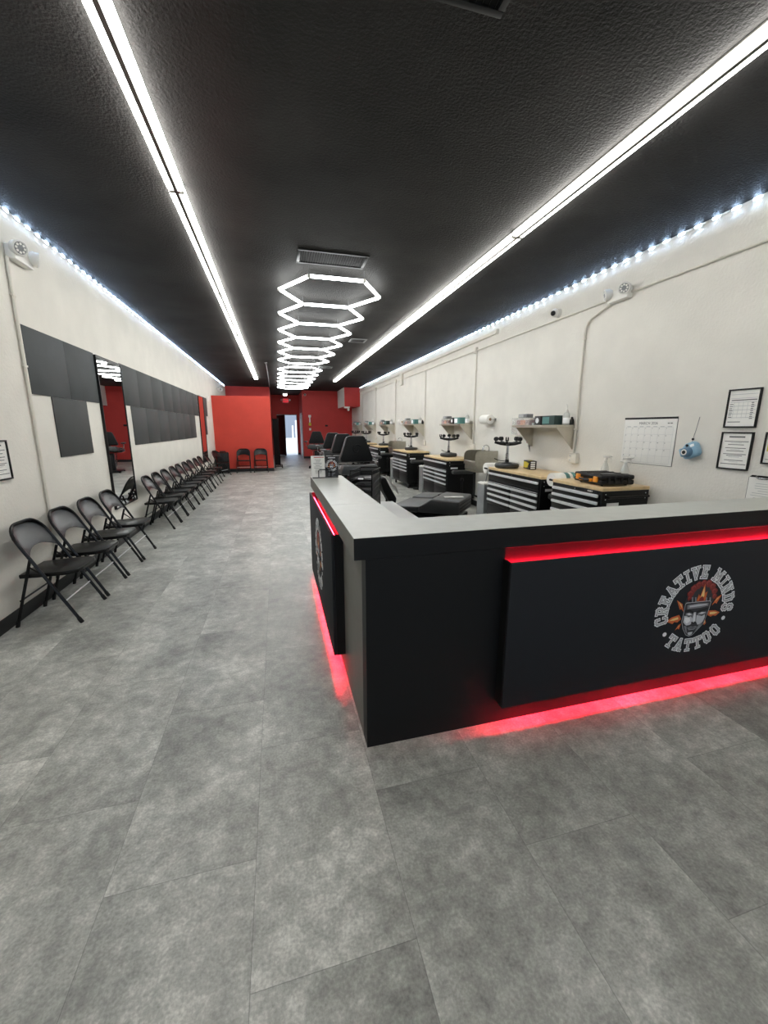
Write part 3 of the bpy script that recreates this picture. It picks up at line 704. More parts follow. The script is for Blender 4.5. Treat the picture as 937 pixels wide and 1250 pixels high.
# ------------------------------------------------------------------ reception desk
def emblem(M, R):
    """round lettered emblem printed on a flat panel; M: u right, v up, n out"""
    mb = MB()
    LET = {
        'C': (.7, [[(.62, .74), (.6, .9), (.48, 1), (.22, 1), (.08, .86), (.08, .14), (.22, 0), (.48, 0), (.62, .12), (.64, .26)], [(.62, .98), (.62, .72)]]),
        'R': (.74, [[(.14, 0), (.14, 1)], [(0, 1), (.48, 1), (.62, .88), (.62, .64), (.48, .52), (.14, .52)], [(.4, .52), (.64, 0)], [(0, 0), (.28, 0)], [(.54, 0), (.76, 0)]]),
        'E': (.68, [[(.14, 0), (.14, 1)], [(0, 1), (.6, 1), (.6, .8)], [(0, 0), (.6, 0), (.6, .2)], [(.14, .52), (.42, .52)], [(.42, .64), (.42, .4)]]),
        'A': (.76, [[(.08, 0), (.38, 1), (.68, 0)], [(.2, .34), (.56, .34)], [(-.04, 0), (.2, 0)], [(.56, 0), (.8, 0)]]),
        'T': (.72, [[(.36, 0), (.36, 1)], [(0, .78), (0, 1), (.72, 1), (.72, .78)], [(.2, 0), (.52, 0)]]),
        'I': (.4, [[(.2, 0), (.2, 1)], [(.02, 0), (.38, 0)], [(.02, 1), (.38, 1)]]),
        'V': (.76, [[(.08, 1), (.38, 0), (.68, 1)], [(-.04, 1), (.22, 1)], [(.54, 1), (.8, 1)]]),
        'M': (.92, [[(.14, 0), (.14, 1), (.46, .3), (.78, 1), (.78, 0)], [(0, 0), (.28, 0)], [(.64, 0), (.92, 0)], [(0, 1), (.14, 1)], [(.78, 1), (.92, 1)]]),
        'N': (.78, [[(.14, 0), (.14, 1), (.64, 0), (.64, 1)], [(0, 0), (.28, 0)], [(.5, 1), (.78, 1)], [(0, 1), (.14, 1)]]),
        'D': (.72, [[(.14, 0), (.14, 1)], [(0, 1), (.44, 1), (.64, .82), (.64, .18), (.44, 0), (0, 0)]]),
        'S': (.66, [[(.6, .76), (.56, .92), (.44, 1), (.2, 1), (.07, .88), (.07, .66), (.2, .55), (.46, .46), (.6, .34), (.6, .12), (.46, 0), (.2, 0), (.07, .1), (.05, .26)]]),
        'O': (.74, [[(.22, 0), (.5, 0), (.66, .2), (.66, .8), (.5, 1), (.22, 1), (.08, .8), (.08, .2), (.22, 0)]]),
    }
    CNT = [0]
    def seg(a, b, w, z0, z1, m):
        a, b = Vector((a[0], a[1])), Vector((b[0], b[1])); d = b - a
        if d.length < 1e-6: return
        d.normalize(); n = Vector((-d.y, d.x)) * w / 2; e = d * w / 2
        q = [a - e - n, b + e - n, b + e + n, a - e + n]
        CNT[0] = (CNT[0] + 1) % 37          # no two overlapping strokes share one plane
        mb.prism([(p.x, p.y) for p in q], z0, z1 + CNT[0] * 1e-5, M, m)
    def letter(ch, ang, top):
        w, strokes = LET[ch]
        h = R * 0.25
        rm = R * 0.725 if top else R * 0.985
        c = Vector((math.cos(ang), math.sin(ang)))
        up = c if top else -c
        rt = Vector((up.y, -up.x))
        for wd, z0, z1, m in ((0.29, 0, 0.0004, 0), (0.13, 0.0004, 0.0009, 1), (0.045, 0.0009, 0.0014, 0)):
            for st in strokes:
                pts = [c * rm + rt * ((p[0] - w / 2) * h * 0.86) + up * (p[1] * h) for p in st]
                for i in range(len(pts) - 1): seg(pts[i], pts[i + 1], wd * h, z0, z1, m)
    word = 'CREATIVE MINDS'
    ws = [LET[c][0] + 0.34 if c != ' ' else 0.62 for c in word]
    a0, a1 = math.radians(200), math.radians(-12)
    tot = sum(ws); acc = 0
    for ch, wd in zip(word, ws):
        if ch != ' ': letter(ch, a0 + (a1 - a0) * (acc + wd / 2) / tot, True)
        acc += wd
    ws = [LET[c][0] + 0.36 for c in 'TATTOO']; tot = sum(ws); acc = 0
    a0, a1 = math.radians(226), math.radians(325)
    for ch, wd in zip('TATTOO', ws):
        letter(ch, a0 + (a1 - a0) * (acc + wd / 2) / tot, False); acc += wd
    mb.lathe([(R * 0.05, 0), (R * 0.05, 0.0005)], 14, 0, M @ Matrix.Translation((R * 0.86 * math.cos(math.radians(216)), R * 0.86 * math.sin(math.radians(216)), 0)))
    mb.lathe([(R * 0.05, 0), (R * 0.05, 0.0005)], 14, 0, M @ Matrix.Translation((R * 0.86 * math.cos(math.radians(338)), R * 0.86 * math.sin(math.radians(338)), 0)))
    K = R / 300.0
    def pt(x, y):
        dx, dy = x - 412, y - 440
        return (dx * K * 1.0, -(dy + 0.14 * dx) * K * 0.95)
    LV = [0]
    def poly(pts, m, up=None):
        LV[0] += 1
        z = 0.0001 * LV[0]
        mb.prism([pt(*p) for p in pts], z, z + 0.0003, M, m)
    def blob(x, y, r, m):
        LV[0] += 1
        z = 0.0001 * LV[0]; c = pt(x, y)
        mb.prism([(c[0] + r * K * math.cos(a) * (1 + .12 * math.sin(3 * a)), c[1] + r * K * math.sin(a) * (1 + .12 * math.cos(4 * a))) for a in [2 * PI * i / 14 for i in range(14)]], z, z + 0.0003, M, m)
    # flames and bolts around the head
    for big, small in (
        ([(196, 533), (238, 502), (292, 484), (312, 515), (286, 540), (262, 536), (250, 552), (232, 545)], [(218, 530), (246, 512), (285, 500), (290, 516), (258, 526)]),
        ([(256, 376), (304, 404), (322, 462), (300, 440), (290, 446)], [(268, 386), (296, 408), (306, 436)]),
        ([(604, 330), (566, 352), (536, 412), (560, 392), (572, 400)], [(594, 342), (568, 362), (556, 386)]),
        ([(612, 464), (574, 450), (518, 452), (516, 486), (544, 498), (560, 488), (582, 492)], [(594, 466), (566, 460), (530, 464), (532, 480), (566, 478)]),
        ([(276, 600), (296, 560), (316, 548), (306, 592), (294, 584)], [(286, 588), (300, 566), (308, 562)]),
        ([(484, 530), (504, 520), (514, 548), (500, 562), (492, 548)], [(492, 536), (504, 530), (506, 548)])):
        poly(big, 7); poly(small, 8)
    # skull cap, brain, face
    poly([(318, 400), (330, 330), (370, 268), (420, 240), (480, 240), (530, 268), (552, 320), (540, 380), (520, 420), (430, 400), (340, 430)], 4)
    for x, y, r in ((352, 330, 26), (372, 290, 27), (404, 264, 25), (440, 250, 24), (478, 250, 25), (512, 272, 25), (534, 306, 24), (540, 342, 18), (346, 362, 15)):
        blob(x, y, r, 5); blob(x - 4, y - 5, r * 0.55, 6); blob(x - 1, y - 1, r * 0.4, 5)
    poly([(345, 372), (400, 352), (500, 350), (528, 366), (506, 398), (430, 396), (352, 408)], 1)
    for xx in (360, 385, 470, 500): poly([(xx, 352), (xx + 12, 350), (xx + 18, 384), (xx + 8, 390)], 3)
    poly([(402, 378), (412, 326), (424, 346), (448, 250), (460, 320), (476, 306), (470, 374), (440, 384)], 7)
    poly([(428, 356), (446, 270), (456, 340), (446, 352)], 8); poly([(418, 378), (424, 358), (440, 340), (456, 360), (458, 376)], 5)
    poly([(318, 402), (326, 392), (508, 374), (519, 384), (513, 440), (501, 488), (489, 543), (450, 592), (411, 635), (386, 644), (360, 633), (331, 588), (311, 530), (315, 470)], 2)
    poly([(320, 404), (326, 396), (508, 378), (516, 386), (510, 440), (498, 488), (487, 542), (448, 590), (410, 632), (386, 640), (361, 630), (334, 587), (314, 530), (318, 470)], 4)
    poly([(336, 410), (420, 396), (500, 392), (502, 412), (440, 428), (400, 432), (340, 440)], 3)
    poly([(352, 414), (420, 402), (490, 398), (488, 406), (420, 418), (356, 426)], 2)
    poly([(324, 488), (380, 492), (396, 520), (384, 556), (350, 560), (324, 536)], 2); poly([(332, 500), (368, 502), (378, 526), (352, 546), (332, 526)], 0)
    poly([(420, 484), (486, 470), (488, 500), (476, 540), (440, 556), (424, 530)], 2); poly([(434, 494), (476, 484), (472, 520), (444, 540), (434, 520)], 2)
    poly([(394, 462), (412, 460), (420, 530), (410, 540), (386, 536)], 2); poly([(400, 470), (408, 470), (412, 526), (402, 530)], 0)
    poly([(322, 446), (360, 440), (392, 458), (394, 466), (360, 456), (324, 462)], 1); poly([(412, 456), (440, 440), (500, 424), (504, 438), (446, 456), (414, 466)], 1)
    poly([(332, 470), (360, 462), (388, 474), (384, 490), (356, 494), (334, 484)], 3); poly([(338, 474), (360, 468), (382, 477), (360, 482)], 0); poly([(336, 486), (358, 491), (384, 487), (358, 497)], 1)
    poly([(424, 470), (456, 456), (494, 456), (490, 474), (458, 484), (428, 484)], 3); poly([(432, 470), (458, 460), (486, 461), (460, 472)], 0); poly([(428, 483), (458, 481), (490, 473), (460, 488)], 1)
    poly([(382, 536), (392, 530), (402, 538), (414, 530), (422, 538), (404, 546)], 1)
    poly([(364, 562), (384, 550), (404, 554), (426, 546), (440, 554), (404, 562), (366, 572)], 4); poly([(360, 576), (388, 566), (404, 570), (424, 564), (440, 570), (414, 592), (376, 596)], 3)
    poly([(360, 578), (400, 576), (438, 571), (400, 583)], 1); poly([(376, 598), (414, 594), (404, 606), (382, 608)], 1)
    poly([(372, 612), (408, 606), (404, 626), (386, 634), (374, 628)], 2)
    poly([(330, 560), (352, 566), (360, 600), (372, 626), (350, 606)], 3); poly([(448, 552), (476, 530), (458, 572), (424, 606), (436, 580)], 3)
    return mb
EMATS = [EW, EK, E1, E2, E3, ER, ER2, EO, EY]

T = thing('reception_desk', 'L-shaped black and grey reception desk with red-lit lettered panels', 'desk', (0.326, 1.539, 0))
ox, oy = 0.326, 1.539
def Bx(x0, y0, z0, x1, y1, z1): return (x0 - ox, y0 - oy, z0), (x1 - ox, y1 - oy, z1)
# countertop slabs, mitre seam across the side arm
ct = MB()
lo, hi = Bx(0.278, 1.539, 0.905, XR - 0.004, 1.835, 1.0)
def slab(poly, parent, name='countertop'):
    mb = MB(); n = len(poly)
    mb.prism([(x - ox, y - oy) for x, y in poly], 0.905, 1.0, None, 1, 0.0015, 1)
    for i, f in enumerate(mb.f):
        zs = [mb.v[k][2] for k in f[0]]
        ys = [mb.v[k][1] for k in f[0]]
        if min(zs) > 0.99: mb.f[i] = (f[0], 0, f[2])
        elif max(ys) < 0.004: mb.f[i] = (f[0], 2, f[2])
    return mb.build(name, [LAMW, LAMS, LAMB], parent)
slab([(0.278, 1.539), (XR - 0.004, 1.539), (XR - 0.004, 1.835), (0.567, 1.835), (0.567, 2.283), (0.278, 2.283)], T)
slab([(0.278, 2.2845), (0.567, 2.2845), (0.567, 3.73), (0.278, 3.73)], T)
fb = MB()
for q in ((0.326, 1.539, 0, 0.975, 1.62, 0.9048), (0.975, 1.539, 0, 3.145, 1.62, 0.78), (0.975, 1.59, 0.78, 3.145, 1.62, 0.9048), (3.145, 1.539, 0, XR - 0.004, 1.62, 0.9048)):
    lo, hi = Bx(*q); fb.box(lo, hi, 0)
fb.build('front_base', LAMB, T)
fb = MB()
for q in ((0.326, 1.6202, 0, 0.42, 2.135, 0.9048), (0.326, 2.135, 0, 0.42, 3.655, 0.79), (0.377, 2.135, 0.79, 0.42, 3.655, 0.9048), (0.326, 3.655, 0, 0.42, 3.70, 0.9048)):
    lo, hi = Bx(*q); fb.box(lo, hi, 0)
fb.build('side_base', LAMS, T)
lo, hi = Bx(0.43, 2.0, 0, 0.56, 3.68, 0.9); MB().box(lo, hi, 0).build('inner_panel', LAMB, T)
lo, hi = Bx(0.568, 1.9, 0.70, 1.06, 3.7, 0.735); MB().box(lo, hi, 0, 0.002).build('work_surface', mat('white_laminate', rgb(190, 190, 188), 0.4), T)
lo, hi = Bx(0.6, 3.64, 0, 1.04, 3.67, 0.70); MB().box(lo, hi).build('desk_end_panel', LAMB, T)
# sign panels standing off the base, lit above and below
def sign_panel(front):
    mb = MB()
    if front:
        a0, a1, f, s0 = 0.97, 3.15, 1.473, 1.539
        lo, hi = Bx(a0, f, 0.125, a1, f + 0.018, 0.853); mb.box(lo, hi, 0, 0.003)
        lo, hi = Bx(a0 + 0.006, f + 0.018, 0.17, a1 - 0.006, s0 - 0.0005, 0.779); mb.box(lo, hi, 1)
        lo, hi = Bx(a0 + 0.006, f + 0.038, 0.128, a1 - 0.006, s0 - 0.0005, 0.17); mb.box(lo, hi, 1)  # unseen flange, added to block the lower strip's light from the base
        lo, hi = Bx(a0, f + 0.018, 0.125, a0 + 0.006, s0 - 0.0005, 0.853); mb.box(lo, hi, 1)
        lo, hi = Bx(a1 - 0.006, f + 0.018, 0.125, a1, s0 - 0.0005, 0.853); mb.box(lo, hi, 1)
    else:
        a0, a1, f, s0 = 2.13, 3.66, 0.258, 0.326
        lo, hi = Bx(f, a0, 0.125, f + 0.018, a1, 0.86); mb.box(lo, hi, 0, 0.003)
        lo, hi = Bx(f + 0.018, a0 + 0.006, 0.17, s0 - 0.0005, a1 - 0.006, 0.789); mb.box(lo, hi, 1)
        lo, hi = Bx(f + 0.038, a0 + 0.006, 0.128, s0 - 0.0005, a1 - 0.006, 0.17); mb.box(lo, hi, 1)  # same added flange, shields the side base from the lower strip
        lo, hi = Bx(f + 0.018, a0, 0.125, s0 - 0.0005, a0 + 0.006, 0.86); mb.box(lo, hi, 1)
        lo, hi = Bx(f + 0.018, a1 - 0.006, 0.125, s0 - 0.0005, a1, 0.86); mb.box(lo, hi, 1)
    p = mb.build('sign_panel', [PANELF, LAMB], T)
    if front:
        M = frame_matrix((2.088 - ox, f - oy - 0.0002, 0.503), (1, 0, 0), (0, 0, 1)) @ Matrix.Diagonal((1.01, 0.92, 1, 1)); R = 0.262
        l1 = Bx(a0 + 0.01, 1.572, 0.808, a1 - 0.01, 1.582, 0.812); l2 = Bx(a0 + 0.02, f + 0.02, 0.165, a1 - 0.02, f + 0.03, 0.169)
    else:
        M = frame_matrix((f - ox - 0.0002, 2.9 - oy, 0.515), (0, -1, 0), (0, 0, 1)); R = 0.262
        l1 = Bx(f + 0.03, a0 + 0.02, 0.815, f + 0.04, a1 - 0.02, 0.819); l2 = Bx(f + 0.02, a0 + 0.02, 0.165, f + 0.03, a1 - 0.02, 0.169)
    emblem(M, R).build('emblem', EMATS, p)
    for l, m in ((l1, LEDR), (l2, LEDF)): MB().box(l[0], l[1]).build('light_strip', m, p)
sign_panel(True); sign_panel(False)

# flyer holder with two inserts on the far end of the counter
Mh = Matrix.Translation((0.4, 3.6, 1.0)) @ Matrix.Rotation(-0.12, 4, 'X')
t = thing('flyer_holder', 'black wire flyer holder at the far end of the reception counter', 'holder', (0.4, 3.6, 1.0))
MB().box((-0.115, -0.035, 0), (0.115, 0.06, 0.006), 0, 0.002).build('holder_base', BLACKP, t)
MB().tube([(-0.06, -0.03, 0.006), (-0.06, -0.03, 0.065), (-0.05, -0.03, 0.075), (0.04, -0.03, 0.075), (0.05, -0.03, 0.065), (0.05, -0.03, 0.006)], 0.004, 8).build('front_wire', BLACKM, t)
MB().tube([(-0.1, 0.03, 0.006), (-0.1, 0.055, 0.17), (0.1, 0.055, 0.17), (0.1, 0.03, 0.006)], 0.004, 8).build('back_wire', BLACKM, t)
Mf = frame_matrix((0.338, 3.589, 1.1012), (1, 0, 0), (0, 0.12, 1))
p = MB().box((-0.06, -0.0945, -0.001), (0.06, 0.0945, 0.001), 0, 0, Mf)
paper_lines(p, Mf @ Matrix.Translation((0, -0.005, 0.001)), 0.1, 0.17, 9, 1, 12)
p.box((-0.035, 0.078, 0.001), (0.055, 0.084, 0.0013), 2, 0, Mf)
tag(p.build('flyer', [PAPER, INK, REDH]), 'white printed flyer standing in the holder on the reception counter', 'flyer')
Mc = frame_matrix((0.459, 3.594, 1.0982), (1, 0, 0), (0, 0.12, 1))
p = MB().box((-0.0575, -0.0915, -0.001), (0.0575, 0.0915, 0.001), 9, 0, Mc)
em = emblem(Mc @ Matrix.Translation((0, 0.01, 0.001)), 0.052)
p.v, off = p.v + em.v, len(p.v)
p.f = p.f + [([i + off for i in f[0]], f[1], f[2]) for f in em.f]
for i in range(3): p.box((-0.035, -0.062 - 0.009 * i, 0.001), (0.03 - 0.01 * i, -0.058 - 0.009 * i, 0.0014), 3, 0, Mc)
p.box((-0.03, 0.074, 0.001), (0.035, 0.082, 0.0014), 2, 0, Mc)
tag(p.build('card', EMATS + [BLKBOX]), 'black card with the white round emblem standing in the counter holder', 'card')

# mesh tray organiser on the inner work surface
t = thing('tray_organizer', 'black mesh five-tray paper organizer behind the reception counter', 'organizer', (0.755, 3.275, 0.7352), math.radians(-26.7))
wx, wy = 0.19, 0.32
MESHM = mat('black_wire_mesh', rgb(30, 31, 32), 0.45)
for k in range(5):
    z = 0.05 + 0.056 * k
    b = MB().box((-wx, 0, z - 0.003), (0, wy, z), 0).box((-wx, wy - 0.003, z), (0, wy, z + 0.035), 0).box((-0.003, 0, z), (0, wy, z + 0.035), 0).box((-wx, 0, z), (-wx + 0.003, wy, z + 0.035), 0)
    b.tube([(-wx, 0, z + 0.006), (0, 0, z + 0.006), (0, wy, z + 0.036), (-wx, wy, z + 0.036)], 0.004, 6, 0, True)
    tr = b.build('tray', MESHM, t)
    MB().tube([(-wx * 0.68, -0.004, z), (-wx * 0.66, -0.006, z + 0.018), (-wx * 0.34, -0.006, z + 0.018), (-wx * 0.32, -0.004, z)], 0.003, 6).build('tray_pull', BLACKM, tr)
MB().box((-wx * 0.62, -0.009, 0.05 + 0.056 * 4), (-wx * 0.38, -0.007, 0.05 + 0.056 * 4 + 0.013)).build('label_tab', EW, t)
for x, y in ((0, 0), (-wx, 0), (0, wy), (-wx, wy)): MB().tube([(x, y, 0), (x, y, 0.345)], 0.005, 6).build('post', BLACKM, t)
MB().tube([(-wx, 0, 0.345), (0, 0, 0.345), (0, wy, 0.345), (-wx, wy, 0.345)], 0.005, 6, 0, True).build('top_rim', BLACKM, t)
MB().box((-wx, 0, 0), (0, wy, 0.006)).box((-0.002, 0.0, 0.006), (0, wy, 0.3)).build('base', MESHM, t)

# ------------------------------------------------------------------ tool cabinets
def cabinet(name, label, loc, ln, layout, group):
    t = thing(name, label, 'tool cabinet', loc, 0, group)
    dp, z0, zt = 0.55, 0.14, 0.845
    a = ln / 2
    MB().box((-dp / 2, -a, z0), (dp / 2, a, zt), 0, 0.004).box((-dp / 2 + 0.02, -a + 0.02, 0.1), (dp / 2 - 0.02, a - 0.02, z0)).build('body', CABK, t)
    MB().box((-dp / 2 - 0.004, -a - 0.004, zt + 0.0002), (dp / 2, a + 0.004, 0.88), 0, 0.004).build('worktop', WOOD, t)
    def drawer(y0, y1, zlo, zhi, handle=True, m=CABK):
        dr = MB().box((-dp / 2 - 0.014, y0, zlo), (-dp / 2 + 0.0, y1, zhi), 0, 0.003).build('drawer', m, t)
        if handle:
            MB().box((-dp / 2 - 0.034, y0 + 0.004, zhi - 0.032), (-dp / 2 - 0.0135, y1 - 0.004, zhi - 0.001), 0, 0.007).build('handle', ALU, dr)
        else:
            MB().box((-dp / 2 - 0.018, y0 + 0.01, zlo + 0.004), (-dp / 2 - 0.0135, y1 - 0.01, zlo + 0.009), 0, 0.001).build('rail_edge', ALU, dr)
        return dr
    if layout == 'wide':
        top = 0.822
        MB().box((-dp / 2 - 0.01, -a + 0.02, 0.815), (-dp / 2, a - 0.02, 0.842)).build('top_rail', CABK, t)
        drawer(-a + 0.025, a - 0.025, 0.71, 0.812)
        drawer(-a + 0.025, a - 0.025, 0.67, 0.706, False, DGREY)
        hs = [(0.595, 0.665), (0.52, 0.59), (0.44, 0.515), (0.355, 0.435)]
        for zl, zh in hs:
            drawer(0.006, a - 0.025, zl, zh); drawer(-a + 0.025, -0.006, zl, zh)
        for y0, y1 in ((0.006, a - 0.025), (-a + 0.025, -0.006)):
            MB().box((-dp / 2 - 0.012, y0, 0.16), (-dp / 2, y1, 0.35), 0, 0.003).build('door', DGREY, t)
    else:
        for zl, zh in ((0.745, 0.812), (0.67, 0.74), (0.575, 0.665), (0.48, 0.57), (0.36, 0.475), (0.17, 0.355)):
            drawer(-a + 0.025, a - 0.025, zl, zh)
    # lock and badge on the top rail
    MB().lathe([(0.008, 0), (0.008, 0.006)], 10, 0, Matrix.Translation((-dp / 2 - 0.004, 0.0, 0.828)) @ Matrix.Rotation(-PI / 2, 4, 'Y')).build('lock', CHROME, t)
    bb = MB().box((-dp / 2 - 0.009, -a + 0.07, 0.818), (-dp / 2 - 0.001, -a + 0.23, 0.84), 1, 0.002)
    text_mesh('HUSKY', 0.022, frame_matrix((-dp / 2 - 0.0092, -a + 0.15, 0.829), (0, -1, 0), (0, 0, 1)), bb, 0, 0.0008)
    bb.build('badge', [WHITEP, INKD], t)
    # near side: push handle bar, sticker, bolts
    MB().tube([(-dp / 2 + 0.04, -a, 0.79), (-dp / 2 + 0.04, -a - 0.04, 0.79), (dp / 2 - 0.04, -a - 0.04, 0.79), (dp / 2 - 0.04, -a, 0.79)], 0.011, 8).build('side_handle', BLACKM, t)
    MB().box((-dp / 2 + 0.06, -a - 0.0015, 0.7), (-dp / 2 + 0.2, -a - 0.0002, 0.73)).build('sticker', EW, t)
    for x in (-dp / 2 + 0.04, dp / 2 - 0.04):
        for z in (0.765, 0.815): MB().lathe([(0.006, 0), (0.004, 0.004)], 8, 0, Matrix.Translation((x, -a, z)) @ Matrix.Rotation(PI / 2, 4, 'X')).build('bolt', ALU, t)
    for x in (-dp / 2 + 0.06, dp / 2 - 0.06):
        for y in (-a + 0.08, a - 0.08):
            c = MB().box((x - 0.03, y - 0.03, 0.09), (x + 0.03, y + 0.03, 0.105)).tube([(x - 0.018, y, 0.1), (x - 0.018, y, 0.045)], 0.006, 6).tube([(x + 0.018, y, 0.1), (x + 0.018, y, 0.045)], 0.006, 6).build('caster', CHROME, t)
            MB().tube([(x - 0.014, y, 0.05), (x + 0.014, y, 0.05)], 0.05, 14).build('wheel', RUBBER, c)
    return t
CX = 3.237
gc = 'black tool cabinets along the right wall'
cabinet('tool_cabinet', 'black tool cabinet nearest the counter with orange-latched case on top', (3.232, 3.45, 0), 0.72, 'narrow', gc)
cabA = cabinet('tool_cabinet', 'black wood-topped tool cabinet under the near wall shelf, second from the counter', (CX, 4.63, 0), 1.22, 'wide', gc)
for i, y in enumerate((7.33, 9.68, 12.5, 14.95, 17.3)):
    dup(cabA, (CX, y, 0), 0, 'black wood-topped tool cabinet, %s along the right wall from the counter' % ORD[i + 2])

# upside-down rolling stools on the cabinets
def stool(label, loc, rz):
    t = thing('rolling_stool', label, 'stool', loc, rz, 'upturned rolling stools on the cabinets')
    MB().lathe([(0.13, 0.0), (0.155, 0.006), (0.166, 0.022), (0.166, 0.05), (0.155, 0.064), (0.13, 0.07)], 28).build('seat', VINYL, t)
    MB().lathe([(0.075, 0.07), (0.07, 0.078), (0.03, 0.084), (0.026, 0.12)], 16).build('seat_plate', BLACKM, t)
    MB().tube([(0.02, 0, 0.09), (-0.1, 0.06, 0.105), (-0.15, 0.09, 0.13)], [0.005, 0.005, 0.007], 8).build('lever', BLACKM, t)
    MB().lathe([(0.024, 0.1), (0.024, 0.2), (0.018, 0.205), (0.018, 0.33)], 14).build('gas_lift', CHROME, t)
    b = MB().lathe([(0.03, 0.31), (0.034, 0.335), (0.03, 0.36)], 14)
    ends = []
    for k in range(5):
        a = 2 * PI * k / 5 + 0.3; d = Vector((math.cos(a), math.sin(a), 0))
        b.tube([d * 0.02 + Vector((0, 0, 0.335)), d * 0.1 + Vector((0, 0, 0.34)), d * 0.185 + Vector((0, 0, 0.36))], [0.026, 0.022, 0.018], 8)
        ends.append(d * 0.178)
    b.build('star_base', BLACKP, t)
    for k, e in enumerate(ends):
        c = MB().tube([e + Vector((0, 0, 0.355)), e + Vector((0, 0, 0.395))], 0.006, 6)
        a = k * 1.9; q = Vector((math.cos(a), math.sin(a), 0)); o = e + Vector((0, 0, 0.405)) + Vector((-q.y, q.x, 0)) * 0.012
        c.tube([o - q * 0.022, o - q * 0.006], 0.029, 12).tube([o + q * 0.006, o + q * 0.022], 0.029, 12)
        c.build('caster', RUBBER, t)
    return t
st = stool('black stool turned upside down on the cabinet second from the counter', (3.13, 5.05, 0.8802), 0)
for (x, y, r, lab) in ((3.26, 7.37, 0.8, 'third'), (3.29, 9.78, 1.4, 'fourth'), (3.3, 12.6, 2.1, 'fifth'), (3.3, 15.2, 0.4, 'sixth'), (3.3, 17.4, 1.0, 'seventh')):
    dup(st, (x, y, 0.8802), r, 'black stool turned upside down on the cabinet %s from the counter' % lab)

# armrest stands beside the cabinets
def armrest(label, loc):
    t = thing('armrest_stand', label, 'armrest stand', loc, 0, 'black armrest stands beside the cabinets')
    MB().lathe([(0.13, 0), (0.13, 0.012), (0.05, 0.02), (0.02, 0.03)], 18).build('base', BLACKM, t)
    MB().tube([(0, 0, 0.02), (0, 0, 0.5)], 0.016, 10).tube([(0, 0, 0.48), (0, 0, 0.62)], 0.011, 8).build('post', BLACKM, t)
    MB().lathe([(0.028, 0.49), (0.03, 0.5), (0.03, 0.53), (0.026, 0.54)], 10).build('collar', BLACKP, t)
    MB().box((-0.2, -0.055, 0.62), (0.2, 0.055, 0.69), 0, 0.026, None, 3).build('pad', VINYL, t)
    return t
ar = armrest('black padded armrest stand beside the near end of the second cabinet', (3.22, 3.92, 0))
for y, lab in ((6.6, 'third'), (8.94, 'fourth'), (11.76, 'fifth'), (14.2, 'sixth')):
    dup(ar, (3.2, y, 0), 0, 'black padded armrest stand beside the near end of the %s cabinet' % lab)

# slim stainless bins
def slim_bin(label, loc):
    t = thing('slim_bin', label, 'bin', loc, 0, 'slim metal bins beside the cabinets')
    MB().box((-0.08, -0.11, 0.0), (0.08, 0.11, 0.57), 0, 0.012).build('body', mat('galvanized', rgb(168, 172, 174), 0.4, 0.7, var=0.1) if 'galvanized' not in MATS else MATS['galvanized'], t)
    MB().box((-0.086, -0.116, 0.57), (0.086, 0.116, 0.592), 0, 0.006).build('rim', WHITEP, t)
    lin_ = MB()
    for i in range(5):
        lin_.box((-0.075 + 0.03 * i, -0.105, 0.585), (-0.05 + 0.03 * i, 0.105, 0.598 + 0.006 * (i % 2)), 0, 0.004)
    lin_.build('bin_liner', PAPERT, t)
    return t
bn = slim_bin('slim metal bin under the first sink, beside the second cabinet', (3.13, 5.62, 0))
for y, lab in ((8.55, 'third and fourth'), (11.0, 'fourth and fifth')):
    dup(bn, (3.19, y, 0), 0, 'slim metal bin standing between the %s cabinets' % lab)

# wall sinks with splash sides
def sink(label, loc):
    t = thing('wall_sink', label, 'sink', loc, 0, 'stainless wall sinks')
    w2, d_ = 0.21, 0.41
    b = MB().box((-d_, -w2, -0.02), (-d_ + 0.03, w2, 0.045), 0, 0.006).box((-d_ + 0.03, -w2, -0.14), (-0.001, -w2 + 0.012, 0.02)).box((-d_ + 0.03, w2 - 0.012, -0.14), (-0.001, w2, 0.02)).box((-d_ + 0.03, -w2 + 0.012, -0.14), (-0.001, w2 - 0.012, -0.125)).box((-d_ + 0.02, -w2, -0.1), (-d_ + 0.034, w2, -0.0))
    b.build('basin', STEEL, t)
    for sy in (-1, 1):
        arc = [(-d_ + 0.09 - 0.09 * math.sin(a), 0.12 + 0.09 * math.cos(a)) for a in [PI / 2 * i / 6 for i in range(7)]]
        poly = [(-0.002, -0.02), (-0.002, 0.21)] + arc + [(-d_, -0.02)]
        M = frame_matrix((0, sy * w2 + 0.002, 0), (1, 0, 0), (0, 0, 1))
        MB().prism(poly, 0, 0.004, M, 0).build('side_splash', STEEL, t)
    MB().box((-0.012, -w2, 0.0), (-0.001, w2, 0.2)).build('back_splash', STEEL, t)
    f = MB().tube([(-0.05, 0, 0.1)] + [(-0.05 - 0.06 * (1 - math.cos(a)), 0, 0.24 + 0.06 * math.sin(a)) for a in [PI * i / 8 for i in range(9)]] + [(-0.17, 0, 0.2)], 0.008, 8)
    f.box((-0.075, -0.06, 0.085), (-0.012, 0.06, 0.105), 0, 0.004)
    fo = f.build('faucet', CHROME, t)
    for y in (-0.05, 0.05): MB().lathe([(0.012, 0.1), (0.018, 0.13), (0.018, 0.15), (0.01, 0.155)], 10, 0, Matrix.Translation((-0.045, y, 0))).build('tap', BLACKP, fo)
    MB().tube([(-0.3, 0.0, -0.14), (-0.3, 0.0, -0.55), (-0.2, 0.0, -0.6), (-0.002, 0.0, -0.58)], 0.019, 8).build('drain_pipe', RUBBER, t)
    MB().tube([(-0.12, -0.12, -0.13), (-0.16, -0.14, -0.3), (-0.1, -0.13, -0.45), (-0.002, -0.12, -0.5)], 0.007, 6).build('supply_hose', GREYP, t)
    return t
